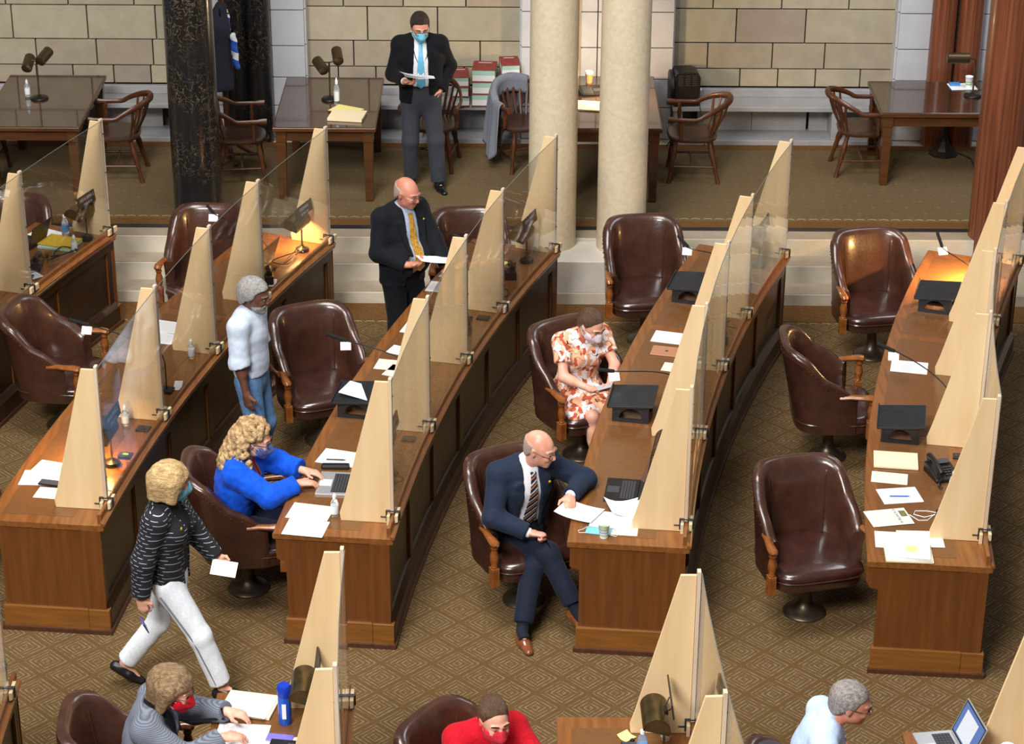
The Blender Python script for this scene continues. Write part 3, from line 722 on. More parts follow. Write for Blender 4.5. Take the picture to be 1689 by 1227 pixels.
def surface_nets(D, lo, h):
    S = D < 0; nx, ny, nz = D.shape
    c = np.zeros((nx - 1, ny - 1, nz - 1), np.int8)
    offs = [(i, j, k) for i in (0, 1) for j in (0, 1) for k in (0, 1)]
    for i, j, k in offs: c += S[i:nx - 1 + i, j:ny - 1 + j, k:nz - 1 + k]
    A = np.argwhere((c > 0) & (c < 8))
    if not len(A): return np.zeros((0, 3)), []
    vals = np.stack([D[A[:, 0] + i, A[:, 1] + j, A[:, 2] + k] for i, j, k in offs], 1)
    acc = np.zeros((len(A), 3)); cnt = np.zeros(len(A)); O = np.array(offs, float)
    for e0 in range(8):
        for e1 in range(e0 + 1, 8):
            if np.abs(O[e0] - O[e1]).sum() != 1: continue
            a, b = vals[:, e0], vals[:, e1]; m = (a < 0) != (b < 0)
            t = np.where(m, a / np.where(m, a - b, 1), 0)
            acc += np.where(m[:, None], O[e0] + (O[e1] - O[e0]) * t[:, None], 0); cnt += m
    V = lo + (A + acc / cnt[:, None]) * h
    idx = np.full(c.shape, -1, np.int32); idx[A[:, 0], A[:, 1], A[:, 2]] = np.arange(len(A))
    F = []
    for axis in range(3):
        u, v = [(1, 2), (2, 0), (0, 1)][axis]
        sl0 = [slice(None)] * 3; sl1 = [slice(None)] * 3; sl0[axis] = slice(0, -1); sl1[axis] = slice(1, None)
        s0, s1 = S[tuple(sl0)], S[tuple(sl1)]
        E = np.argwhere(s0 != s1); E = E[(E[:, u] > 0) & (E[:, v] > 0) & (E[:, u] < D.shape[u] - 1) & (E[:, v] < D.shape[v] - 1)]
        q = []
        for du, dv in ((-1, -1), (0, -1), (0, 0), (-1, 0)):
            e = E.copy(); e[:, u] += du; e[:, v] += dv; q.append(idx[e[:, 0], e[:, 1], e[:, 2]])
        q = np.stack(q, 1); fl = s0[E[:, 0], E[:, 1], E[:, 2]]
        q[~fl] = q[~fl][:, ::-1]; F.append(q[(q >= 0).all(1)])
    return V, np.concatenate(F)
def sdf_obj(name, S, h, material, parent):
    V, F = S.mesh(h)
    me = bpy.data.meshes.new(name); me.vertices.add(len(V)); me.vertices.foreach_set('co', V.astype(np.float32).ravel())
    F = np.asarray(F, np.int32); me.loops.add(F.size); me.loops.foreach_set('vertex_index', F.ravel())
    me.polygons.add(len(F)); me.polygons.foreach_set('loop_start', np.arange(0, F.size, 4, dtype=np.int32)); me.polygons.foreach_set('loop_total', np.full(len(F), 4, np.int32))
    me.polygons.foreach_set('use_smooth', [True] * len(F)); me.update(calc_edges=True); me.validate()
    me.materials.append(MATS[material] if isinstance(material, str) else material)
    return link(bpy.data.objects.new(name, me), parent)

class Frame:
    def __init__(s, c, X, Y, Z, k=1.05): s.c, s.X, s.Y, s.Z, s.k = V3(c), unit(X), unit(Y), unit(Z), k; s.A = np.array([s.X, s.Y, s.Z])
    def p(s, x, y, z): return s.c + (s.X * x + s.Y * y + s.Z * z) * s.k
    def loc(s, P): return ((P - s.c) @ s.A.T) / s.k
def grow(S, i0, k):
    for i in range(i0, len(S.ops)):
        o = S.ops[i]
        if o[0] == 'cap': S.ops[i] = o[:3] + (o[3] * k, o[4] * k) + o[5:]
        elif o[0] == 'ell': S.ops[i] = o[:2] + (o[2] * k,) + o[3:]
    return S
def head_frame(c, yaw, pitch, roll=0):
    E_ = Euler((R(-pitch), R(roll), R(yaw)), 'XYZ').to_matrix(); M_ = np.array(E_)
    return Frame(c, M_[:, 0], M_[:, 1], M_[:, 2])
def hand(S, W, d, n, right, curl=(20, 25, 30, 35), thumb=0.5, sc=1.0, spread=0.0):
    d = unit(d); n = V3(n); n = unit(n - d * (n @ d)); t = np.cross(d, n) if right else np.cross(n, d); W = V3(W)
    S.cap(W, W + d * 0.03 * sc, 0.026 * sc, 0.03 * sc, 0.02, flat=(n, 1.35))
    S.cap(W + d * 0.035 * sc, W + d * 0.075 * sc, 0.036 * sc, 0.041 * sc, 0.02, flat=(n, 2.5))
    for i, (off, ln) in enumerate(((0.030, 0.072), (0.010, 0.082), (-0.011, 0.075), (-0.030, 0.058))):
        p = W + d * (0.088 - 0.004 * abs(i - 1)) * sc + t * off * sc; ang = 0.0; r0 = (0.0095, 0.0098, 0.0092, 0.0082)[i] * sc
        dd = unit(d + t * (1.5 - i) * spread)
        for f, cm in ((0.45, 0.8), (0.31, 1.15), (0.24, 0.8)):
            ang += R(curl[i]) * cm; v = dd * math.cos(ang) + n * math.sin(ang); q = p + v * ln * f * sc
            S.cap(p, q, r0, r0 * 0.9, 0.006); p = q; r0 *= 0.92
    b = W + d * 0.025 * sc + t * 0.028 * sc; v = unit(d * 0.55 + t * 0.75 + n * 0.35 * thumb); q = b + v * 0.045 * sc
    S.cap(b, q, 0.015 * sc, 0.0115 * sc, 0.015); v = unit(d * 0.85 + t * (0.45 - 0.5 * thumb) + n * 0.35 * thumb); S.cap(q, q + v * 0.034 * sc, 0.011 * sc, 0.0085 * sc, 0.006)
def head(S, F, jaw=1.0, female=False, beard=False):
    p = F.p; A = F.A; w = 0.93 if female else 1.0
    S.ell(p(0, -0.018, 0.030), (0.076 * w, 0.097, 0.088), A, 0.02)
    S.ell(p(0, 0.030, -0.010), (0.066 * w, 0.066, 0.085), A, 0.03)
    S.ell(p(0, 0.030, -0.062), (0.055 * w * jaw, 0.058, 0.050), A, 0.03)
    S.ell(p(0, 0.068, -0.094), (0.024, 0.022, 0.019), A, 0.025)
    for sx in (-1, 1):
        S.ell(p(sx * 0.032, 0.080, -0.026), (0.022, 0.016, 0.02), A, 0.02)
        S.ell(p(sx * 0.031, 0.098, 0.008), (0.018, 0.013, 0.011), A, 0.014, 's')
        S.cap(p(sx * 0.012, 0.092, 0.026), p(sx * 0.05, 0.080, 0.026), 0.008, 0.006, 0.012)
        S.ell(p(sx * 0.076 * w, -0.006, -0.006), (0.009, 0.019, 0.031), A, 0.008)
        S.cap(p(sx * 0.079 * w, -0.014, 0.018), p(sx * 0.077 * w, -0.004, -0.032), 0.007, 0.006, 0.006)
        S.ell(p(sx * 0.011, 0.103, -0.030), (0.010, 0.010, 0.008), A, 0.008)
    for sx in (-1, 1): S.cap(p(sx * 0.020, 0.0905, 0.0150), p(sx * 0.043, 0.0855, 0.0135), 0.0072, 0.0066, 0.006)
    S.cap(p(0, 0.094, 0.018), p(0, 0.112, -0.022), 0.009, 0.013, 0.010)
    S.cap(p(-0.022, 0.085, -0.058), p(0.022, 0.085, -0.058), 0.007, 0.007, 0.010); S.cap(p(-0.018, 0.087, -0.069), p(0.018, 0.087, -0.069), 0.0075, 0.0075, 0.010)
    S.cap(p(-0.03, 0.098, -0.0635), p(0.03, 0.098, -0.0635), 0.0035, 0.0035, 0.006, 's')
def hair_cut(F, ys, zs):
    def f(P):
        q = F.loc(P); return np.interp(q[:, 1], ys, zs) - q[:, 2]
    return f
def tubes_in(F, name, material, parent, lines, r):
    mb = MB()
    for ln in lines: mb.tube([F.p(*q) for q in ln], r, 6)
    return mb.build(name, material, parent, smooth=True)
def face_bits(F, parent, glasses=None, iris=(70, 50, 35), brow=None, half=True):
    mb = MB(); mi = MB()
    for sx in (-1, 1):
        c = F.p(sx * 0.031, 0.0815, 0.005); e = MB().ball((0, 0, 0), 0.0122, 12, 8); e.v = [tuple(c + V3(v)) for v in e.v]
        ey = e.build('eye', 'eye_white', parent, smooth=True)
        ci = F.p(sx * 0.031, 0.0880, 0.0025); e = MB().ball((0, 0, 0), 0.0072, 8, 6); e.v = [tuple(ci + V3(v)) for v in e.v]; e.build('iris', 'eye_iris', ey, smooth=True)
        # lid
    if brow:
        for sx in (-1, 1):
            MB().tube([F.p(sx * 0.014, 0.101, 0.031), F.p(sx * 0.032, 0.099, 0.036), F.p(sx * 0.052, 0.086, 0.030)], [0.004, 0.0045, 0.003], 6).build('eyebrow', brow, parent, smooth=True)
    if glasses:
        g = empty('glasses', (0, 0, 0), parent=parent); ring = lambda sx: [(sx * 0.033 + 0.025 * math.cos(a), 0.109 - 0.006 * abs(math.cos(a)), 0.000 + 0.018 * math.sin(a)) for a in [k * math.pi / 8 for k in range(17)]]
        for sx in (-1, 1):
            tubes_in(F, 'rim', glasses, g, [ring(sx)], 0.0022)
            tubes_in(F, 'temple', glasses, g, [[(sx * 0.058, 0.104, 0.004), (sx * 0.079, 0.06, 0.008), (sx * 0.084, 0.0, 0.010), (sx * 0.084, -0.015, 0.002)]], 0.0022)
        tubes_in(F, 'bridge', glasses, g, [[(-0.010, 0.108, 0.006), (0, 0.112, 0.009), (0.010, 0.108, 0.006)]], 0.0022)
def face_mask(F, parent, material, strap='mask_strap', down=0.0):
    S = Sdf(); p = F.p
    S.ell(p(0, 0.040, -0.045), (0.071, 0.072, 0.066), F.A, 0.01); S.cap(p(0, 0.100, -0.008), p(0, 0.114, -0.045), 0.019, 0.025, 0.035); S.ell(p(0, 0.074, -0.095), (0.032, 0.03, 0.026), F.A, 0.025)
    def cut(P):
        q = F.loc(P); top = np.interp(np.abs(q[:, 0]), [0, 0.02, 0.06], [0.010, -0.002, -0.018]) - down; bot = np.interp(np.abs(q[:, 0]), [0, 0.03, 0.065], [-0.118, -0.112, -0.080]) - down
        return np.maximum(np.maximum(q[:, 2] - top, bot - q[:, 2]), 0.030 - q[:, 1] + 0.0 * q[:, 0])
    grow(S, 0, F.k); S.fn(cut, 'i', 0.006)
    mk = sdf_obj('face_mask', S, 0.0045, material, parent)
    for sx in (-1, 1):
        tubes_in(F, 'ear_loop', strap, mk, [[(sx * 0.064, 0.055, -0.03), (sx * 0.076, 0.02, -0.012), (sx * 0.085, -0.012, 0.01), (sx * 0.086, -0.022, -0.012), (sx * 0.078, 0.01, -0.045), (sx * 0.062, 0.045, -0.075)]], 0.002)
    return mk

# joint sets, local frame: facing +Y, right hand on +X
def stand(h=1.75, **ov):
    k = h / 1.75
    J = dict(pel=(0, 0, .96), waist=(0, .0, 1.10), chest=(0, .0, 1.30), neck=(0, -.012, 1.475), hd=(0, .03, 1.635), hipR=(.09, 0, .92), hipL=(-.09, 0, .92), knR=(.10, .02, .50), knL=(-.10, .02, .50),
             anR=(.11, -.02, .085), anL=(-.11, -.02, .085), shR=(.185, -.015, 1.425), shL=(-.185, -.015, 1.425), elR=(.245, -.04, 1.13), elL=(-.245, -.04, 1.13), wrR=(.25, .05, .875), wrL=(-.25, .05, .875))
    J = {a: V3(b) * k for a, b in J.items()}
    for a, b in ov.items(): J[a] = V3(b)
    J['k'] = k; return J
def sit(lean=0.0, h=1.72, **ov):
    k = h / 1.72; b = V3(0, -0.10, 0.56)
    t = {}
    for a, p in dict(pel=(0, 0, .02), waist=(0, .0, .15), chest=(0, .0, .34), neck=(0, -.012, .515), hd=(0, .03, .675), shR=(.18, -.015, .465), shL=(-.18, -.015, .465)).items():
        x, y, z = V3(p) * k; t[a] = b + V3(x, y * math.cos(lean) + z * math.sin(lean), z * math.cos(lean) - y * math.sin(lean))
    t.update(hipR=b + V3(.09, 0, 0), hipL=b + V3(-.09, 0, 0), knR=V3(.12, .36, .54), knL=V3(-.12, .36, .54), anR=V3(.12, .36, .085), anL=V3(-.12, .36, .085),
             elR=t['shR'] + V3(.07, .10, -.26), elL=t['shL'] + V3(-.07, .10, -.26), wrR=t['shR'] + V3(-.02, .33, -.27), wrL=t['shL'] + V3(.02, .33, -.27))
    for a, p in ov.items(): t[a] = V3(p)
    t['k'] = k; return t
def fix_len(J, a, m, e, l1, l2):
    """keep the two bone lengths: put the middle joint m where the chain a-m-e closes, on the side it was drawn"""
    A, M_, E_ = J[a], J[m], J[e]; v = E_ - A; dist = np.linalg.norm(v); mx = (l1 + l2) * 0.995
    if dist > mx: E_ = A + v / dist * mx; J[e] = E_; v = E_ - A; dist = mx
    x = (l1 * l1 - l2 * l2 + dist * dist) / (2 * dist); hgt = math.sqrt(max(l1 * l1 - x * x, 0)); d = v / dist
    w = M_ - A; w = w - d * (w @ d); J[m] = A + d * x + unit(w) * hgt
def torso(S, J, inf=0.0, w=1.0, belly=0.0, bust=0.0, low=0.0, k=0.05):
    rt = unit(J['shR'] - J['shL']); up = unit(J['neck'] - J['pel']); fw = np.cross(up, rt); sc = J['k']; hip = (J['hipR'] + J['hipL']) / 2
    S.cap(hip - up * low, J['waist'], (0.160 * w) * sc + inf, (0.148 * w) * sc + inf, k, flat=(fw, 1.42))
    S.cap(J['waist'], J['chest'], 0.148 * w * sc + inf, 0.165 * w * sc + inf, k, flat=(fw, 1.40))
    S.cap(J['chest'], J['neck'] - up * 0.09, 0.165 * w * sc + inf, 0.125 * w * sc + inf, k, flat=(fw, 1.45))
    S.cap(J['shL'], J['shR'], 0.055 * sc + inf, None, 0.05)
    for q in ('shR', 'shL'): S.cap(J['neck'] - up * 0.015, J[q] + up * 0.005, 0.042 + inf * 0.6, 0.052 * sc + inf, 0.04)
    if belly: S.ell(J['waist'] + fw * (0.05 + 0.05 * belly) - up * 0.02, (0.150 * w + inf, 0.085 + 0.06 * belly + inf, 0.16 + inf), (rt, fw, up), 0.06)
    if bust:
        for sx in (-1, 1): S.ell(J['chest'] + fw * 0.085 + rt * sx * 0.075 - up * 0.0, (0.068 + inf, 0.06 * bust + inf, 0.07 + inf), (rt, fw, up), 0.05)
    return rt, fw, up
def person(name, label, loc, rz, J, sp):
    """sp: skin, hand poses, garments... returns root empty with body, clothing, hair as children"""
    r_ = empty(name, loc, R(rz)); tag(r_, label, 'person')
    k = J['k']
    fix_len(J, 'shR', 'elR', 'wrR', .285 * k, .255 * k); fix_len(J, 'shL', 'elL', 'wrL', .285 * k, .255 * k)
    fix_len(J, 'hipR', 'knR', 'anR', .43 * k, .42 * k); fix_len(J, 'hipL', 'knL', 'anL', .43 * k, .42 * k)
    w = sp.get('w', 1.0); fem = sp.get('female', False); aw = sp.get('arm', 1.0)
    HF = head_frame(J['hd'], *sp.get('head', (0, 0, 0)))
    B = Sdf()
    rt, fw, up = torso(B, J, -0.02, w * 0.95, sp.get('belly', 0), 0)
    B.cap(J['neck'] - up * 0.03, HF.p(0, -0.012, -0.06), 0.056 if not fem else 0.047, 0.052 if not fem else 0.044, 0.03)
    for q in 'RL':
        B.cap(J['sh' + q], J['el' + q], 0.046 * aw, 0.038 * aw, 0.03); B.cap(J['el' + q], J['wr' + q], 0.039 * aw, 0.025, 0.02); B.cap(J['el' + q], J['el' + q] * 0.65 + J['wr' + q] * 0.35, 0.038 * aw, 0.038 * aw, 0.02)
        B.cap(J['hip' + q], J['kn' + q], 0.078, 0.05, 0.04); B.cap(J['kn' + q], J['an' + q], 0.048, 0.034, 0.03); B.cap(J['kn' + q] * .7 + J['an' + q] * .3, J['kn' + q] * .5 + J['an' + q] * .5, 0.05, 0.045, 0.03)
        d, n, cu, th = sp['hand' + q] if ('hand' + q) in sp else (J['wr' + q] - J['el' + q], (0, 0, -1), (25, 30, 35, 40), 0.6)
        hand(B, J['wr' + q], d, n, q == 'R', cu, th, sp.get('hs', 0.97))
        td = sp.get('toe' + q, (0.12 if q == 'R' else -0.12, 1, -0.12)); td = unit(td); a = J['an' + q]
        B.cap(a, a + td * 0.10 - V3(0, 0, 0.055), 0.027, 0.013, 0.02)
    i0 = len(B.ops); head(B, HF, sp.get('jaw', 1.0), fem); grow(B, i0, HF.k)
    body = sdf_obj('body', B, 0.0062, sp['skin'], r_)
    face_bits(HF, r_, sp.get('glasses'), brow=sp.get('brow'))
    if sp.get('mask'): face_mask(HF, r_, sp['mask'], sp.get('strap', 'mask_strap'), sp.get('maskdown', 0.0))
    # hair
    hk = sp.get('hair')
    if hk: sp['hairfn'](r_, HF)
    # trousers
    if sp.get('trousers'):
        T = Sdf(); inf = sp.get('tinf', 0.016); hip = (J['hipR'] + J['hipL']) / 2
        T.cap(hip, J['waist'] - up * 0.02, 0.160 * w * k + 0.004, 0.150 * w * k + 0.002, 0.04, flat=(fw, 1.42))
        if sp.get('belly'): T.ell(J['waist'] + fw * 0.05 - up * 0.06, (0.14 * w, 0.10, 0.10), (rt, fw, up), 0.05)
        top_ = J['waist'] + up * sp.get('rise', 0.0)
        T.fn(lambda P: (P - top_) @ up, 'i', 0.006)
        for q in 'RL':
            e = J['kn' + q] * (1 - sp.get('tlen', .93)) + J['an' + q] * sp.get('tlen', .93)
            T.cap(J['hip' + q] + up * 0.0, J['kn' + q], 0.086 + inf * 0.6, 0.055 + inf, 0.035); dl = unit(e - J['kn' + q]); T.cap(J['kn' + q], e + dl * 0.04, 0.055 + inf, 0.044 + inf * sp.get('cuff', 1.0), 0.03)
            T.fn(end_cut(e, dl, 0.11), 'i', 0.005)
        T.noise(0.0045, 32, (1, 1, 0.7)); T.noise(0.002, 75, (1, 1, 0.6))
        tr = sdf_obj('trousers', T, 0.009, sp['trousers'], r_)
    if sp.get('belt'):
        mb = MB(); c0 = J['waist'] - up * 0.01; pts = []
        for i in range(29):
            a = 2 * math.pi * i / 28; dr = rt * math.cos(a) + fw * math.sin(a); pts.append(T.surf(c0 - up * 0.005 + dr * 0.5, -dr) + dr * 0.003)
        mb.tube(pts, 0.017, 8, sq=(0.25, 1.0)); mb.build('belt', 'black_leather', r_, smooth=True)
    for q in 'RL':
        if sp.get('shoes'):
            a = J['an' + q]; td = unit(sp.get('toe' + q, (0.12 if q == 'R' else -0.12, 1, 0))); sd = unit(np.cross(td, (0, 0, 1))); nz = np.cross(sd, td); nz = nz if nz[2] > 0 else -nz
            Sh = Sdf(); g = a - nz * 0.055
            Sh.cap(g - td * 0.045, g + td * 0.06, 0.036, 0.037, 0.03); Sh.cap(g + td * 0.06 - nz * 0.006, g + td * 0.155 - nz * 0.010, 0.042, 0.031, 0.03, flat=(nz, 1.35)); Sh.cap(g, a - nz * 0.0, 0.036, 0.037 if sp['shoes'] != 'flat_shoe' else 0.025, 0.03)
            if sp['shoes'] == 'flat_shoe': Sh.fn(lambda P, a=a, nz=nz: (P - a) @ nz + 0.012, 'i', 0.01)
            Sh.fn(lambda P, g=g, nz=nz: -((P - g) @ nz + 0.028), 'i', 0.006)
            so = sdf_obj('shoe', Sh, 0.006, sp['shoes'], r_)
            So = Sdf(); So.cap(g - td * 0.045, g + td * 0.05, 0.038, 0.038, 0.03); So.cap(g + td * 0.06, g + td * 0.158, 0.044, 0.034, 0.03); So.fn(lambda P, g=g, nz=nz: np.maximum((P - g) @ nz + 0.018, -((P - g) @ nz + 0.030)), 'i', 0.004)
            sdf_obj('sole', So, 0.006, 'sole', so)
        if sp.get('shoes', '').startswith('shoe'):
            MB().tube([J['kn' + q] * .35 + J['an' + q] * .65, J['an' + q], J['an' + q] + unit(sp.get('toe' + q, (0.12, 1, 0))) * 0.055 - V3(0, 0, 0.025)], [0.046, 0.042, 0.038], 16).build('sock', sp.get('socks', 'sock_dark'), r_, smooth=True)
    env = dict(root=r_, J=J, rt=rt, fw=fw, up=up, w=w, HF=HF, sp=sp, k=k)
    for g in sp.get('wear', []): g(env)
    return env
def end_cut(e, dl, rad):
    def f(P):
        q = P - e; a = q @ dl; pr = np.linalg.norm(q - a[:, None] * dl, axis=1); return np.where((pr < rad) & (a > -0.03) & (a < 0.17), a, -0.03)
    return f
def sleeves(S, J, inf, ends=(1.0, 1.0), k=0.03, big=1.0):
    for q, e in zip('RL', ends):
        wv = J['el' + q] * (1 - e) + J['wr' + q] * e if e >= 0 else None
        S.cap(J['sh' + q], J['el' + q], 0.050 * big + inf, 0.043 * big + inf, k)
        if e > 0.2:
            dl = unit(wv - J['el' + q]); S.cap(J['el' + q], wv + dl * 0.03, 0.043 * big + inf, (0.043 - 0.013 * e) * big + inf * 0.9, k); S.fn(end_cut(wv, dl, 0.08 + 0.02 * (big - 1)), 'i', 0.004)
        elif e > 0:
            dl = unit(wv - J['el' + q]); S.cap(J['el' + q], wv + dl * 0.05, 0.043 * big + inf, 0.043 * big + inf, k); S.fn(end_cut(wv, dl, 0.088), 'i', 0.004)
def w_shirt(material, inf=0.004, sleeve=(0.96, 0.96), name='shirt', collar=True, hem=None, noise=0.002):
    def f(E):
        S = Sdf(); J = E['J']; torso(S, J, inf, E['w'], E['sp'].get('belly', 0), E['sp'].get('bust', 0))
        b = J['waist'] - E['up'] * (0.05 if hem is None else hem); S.fn(lambda P: (b - P) @ E['up'], 'i', 0.008)
        sleeves(S, J, inf - 0.002, sleeve)
        if collar:
            c = J['neck']; S.cap(c - E['up'] * 0.01 + E['fw'] * 0.005, c + E['up'] * 0.022, 0.066, 0.060, 0.015)
            for sx in (-1, 1): S.cap(c + E['rt'] * sx * 0.05 + E['fw'] * 0.03 + E['up'] * 0.012, c + E['rt'] * sx * 0.045 + E['fw'] * 0.075 - E['up'] * 0.05, 0.016, 0.010, 0.012)
        S.noise(noise, 40); E['shirt'] = S
        E['shirt_obj'] = sdf_obj(name, S, 0.009, material, E['root'])
    return f
def w_jacket(material, opening, inf=0.020, hem=0.19, sleeve=(0.97, 0.97), lapel=None, name='jacket', big=1.0, noise=0.0035, vneck=True):
    def f(E):
        S = Sdf(); J = E['J']; up, fw, rt = E['up'], E['fw'], E['rt']
        torso(S, J, inf, E['w'], E['sp'].get('belly', 0), E['sp'].get('bust', 0), low=max(0, hem - 0.08))
        b = J['waist'] - up * hem; S.fn(lambda P: (b - P) @ up, 'i', 0.012)
        o = J['waist']; zs = [z for z, _ in opening]; ws = [x for _, x in opening]; cx = E['sp'].get('vx', 0.0)
        if lapel:
            tmp = S.ev
            for sx in (-1, 1):
                for (z0, x0), (z1, x1) in lapel:
                    p0 = S.surf(o + up * z0 + rt * sx * x0 + fw * 0.5, -fw); p1 = S.surf(o + up * z1 + rt * sx * x1 + fw * 0.5, -fw)
                    S.cap(p0, p1, 0.010, 0.030, 0.012, flat=(fw, 2.2))
        if vneck:
            def vcut(P):
                q = P - o; z = q @ up; x = np.abs(q @ rt - cx); y = q @ fw
                return np.maximum(x - np.interp(z, zs, ws), 0.02 - y)
            S.fn(vcut, 's', 0.010)
            nb = J['neck'] + up * 0.03 + fw * 0.035
            S.cap(J['neck'] - up * 0.03 + fw * 0.012, nb + up * 0.1, 0.064, 0.09, 0.012, op='s')
        sleeves(S, J, inf + 0.002, sleeve, big=big)
        S.noise(noise * 1.2, 24, (1, 1, 1.3)); S.noise(noise * 0.8, 55, (1, 1, 1.4)); E['jacket'] = S
        E['jacket_obj'] = sdf_obj(name, S, 0.009, material, E['root'])
    return f
def w_tie(material, z0=0.33, z1=-0.06, x=0.0, on='shirt', wd=(0.030, 0.085)):
    def f(E):
        S = E[on]; o = E['J']['waist']; rs = []
        N_ = 16
        zn = float((E['J']['neck'] - o) @ E['up']) - 0.012
        for i in range(N_ + 1):
            t = i / N_; z = zn + (z1 - zn) * t
            p = S.surf(o + E['up'] * z + E['rt'] * x + E['fw'] * 0.55, -E['fw']) + E['fw'] * 0.007
            if i and np.linalg.norm(p - pv) > 0.09: p = pv + (pv - pv2)
            pv2 = pv if i else p; pv = p
            wv = wd[0] + (wd[1] - wd[0]) * min(1, t * 1.15)
            if i == 0: wv = 0.042
            if i == 1: wv = 0.036
            if i == N_: wv = 0.006
            hw = E['rt'] * wv / 2; th = E['fw'] * (0.008 if i < 2 else 0.004)
            rs.append([p - hw - th, p - th * 0.4 + 0 * hw - th * 0.6, p + hw - th, p + hw + th * .3, p + th, p - hw + th * .3])
        MB().rings(rs).build('tie', material, E['root'], smooth=True)
    return f
def w_pin(material, z, x, on='jacket', r=0.009):
    def f(E):
        p = E[on].surf(E['J']['waist'] + E['up'] * z + E['rt'] * x + E['fw'] * 0.55, -E['fw']) + E['fw'] * 0.003
        m = MB().ball((0, 0, 0), (r, r * 0.6, r), 8, 6); m.v = [tuple(p + V3(v)) for v in m.v]; m.build('lapel_pin', material, E['root'], smooth=True)
    return f
def w_line(name, material, pts, r, on):
    def f(E):
        out = [E[on].surf(E['J']['waist'] + E['up'] * z + E['rt'] * x + E['fw'] * 0.6, -E['fw']) + E['fw'] * (r + 0.002) for x, z in pts]
        MB().tube(out, r, 6).build(name, material, E['root'], smooth=True)
    return f
# --- hair styles
def hair_short(material, t=0.010, front=0.075, noise=(0.003, 90), ring=False):
    def f(root, F):
        S = Sdf(); S.ell(F.p(0, -0.020, 0.032), (0.076 + t, 0.097 + t, 0.088 + t), F.A, 0.01); S.ell(F.p(0, -0.05, -0.03), (0.062 + t * .6, 0.055 + t, 0.07), F.A, 0.03)
        S.fn(hair_cut(F, [-0.12, -0.07, -0.035, 0.0, 0.022, 0.035, 0.06, 0.10], [-0.085, -0.075, -0.03, -0.012, 0.0, 0.045, front - 0.004, front + 0.012]), 'i', 0.010)
        if ring: S.fn(lambda P: F.loc(P)[:, 2] - np.interp(F.loc(P)[:, 1], [-0.12, 0.03], [0.062, 0.03]), 'i', 0.008)
        grow(S, 0, F.k); S.noise(*noise); return sdf_obj('hair', S, 0.005, material, root)
    return f
def hair_bob(material, vol=0.022, low=-0.12, noise=(0.007, 55), part=0.0, front=0.07):
    def f(root, F):
        S = Sdf(); S.ell(F.p(0, -0.020, 0.036), (0.080 + vol, 0.100 + vol, 0.090 + vol), F.A, 0.02)
        for sx in (-1, 1):
            S.cap(F.p(sx * 0.075, -0.02, 0.03), F.p(sx * (0.080), -0.022, low + 0.03), 0.035 + vol * 0.5, 0.024 + vol * .5, 0.04)
        S.cap(F.p(0, -0.075, 0.02), F.p(0, -0.085, low + 0.02), 0.055 + vol * .6, 0.045 + vol * .4, 0.05)
        S.fn(hair_cut(F, [-0.16, 0.0, 0.028, 0.05, 0.075, 0.12], [low, low, low + 0.07, 0.035, front - 0.012, front]), 'i', 0.012)
        grow(S, 0, F.k); S.noise(noise[0], noise[1], (1, 1, 0.6)); S.noise(noise[0] * 0.5, noise[1] * 2.3, (1, 1, 0.6)); return sdf_obj('hair', S, 0.0055, material, root)
    return f
def hair_back(material, bun=True):
    def f(root, F):
        S = Sdf(); S.ell(F.p(0, -0.022, 0.032), (0.0795, 0.1015, 0.094), F.A, 0.01); S.ell(F.p(0, -0.06, -0.02), (0.066, 0.055, 0.07), F.A, 0.03)
        S.fn(hair_cut(F, [-0.12, -0.05, -0.02, 0.0, 0.02, 0.04, 0.06, 0.085, 0.12], [-0.10, -0.07, -0.032, -0.018, 0.004, 0.036, 0.068, 0.094, 0.105]), 'i', 0.014)
        if bun: S.cap(F.p(0, -0.11, 0.0), F.p(0, -0.14, -0.07), 0.028, 0.018, 0.02)
        grow(S, 0, F.k); S.noise(0.002, 120, (1, 0.4, 1)); return sdf_obj('hair', S, 0.005, material, root)
    return f
def hair_curly(material):
    def f(root, F):
        rg = np.random.RandomState(11); S = Sdf()
        S.ell(F.p(0, -0.025, 0.035), (0.092, 0.112, 0.102), F.A, 0.02)
        for i in range(420):
            a = rg.uniform(0, 2 * math.pi); z = rg.uniform(-0.24, 0.14)
            y0 = math.sin(a); x0 = math.cos(a)
            if z < 0.045 and y0 > 0.10 + (0.25 if z < -0.1 else 0): continue
            if z < 0.075 and y0 > 0.75: continue
            rr = (0.116 * math.sqrt(max(0, 1 - (z / 0.155) ** 2)) if z > 0.03 else 0.114 + 0.058 * min(1, (0.03 - z) / 0.18))
            c = F.p(x0 * rr * 0.92, -0.028 + y0 * rr, z); S.ell(c, V3(1, 1, 1) * rg.uniform(0.013, 0.026), None, 0.008)
        S.cap(F.p(0, -0.08, 0.0), F.p(0, -0.10, -0.20), 0.095, 0.11, 0.04)
        S.noise(0.007, 120); S.noise(0.006, 230); return sdf_obj('hair', S, 0.0052, material, root)
    return f
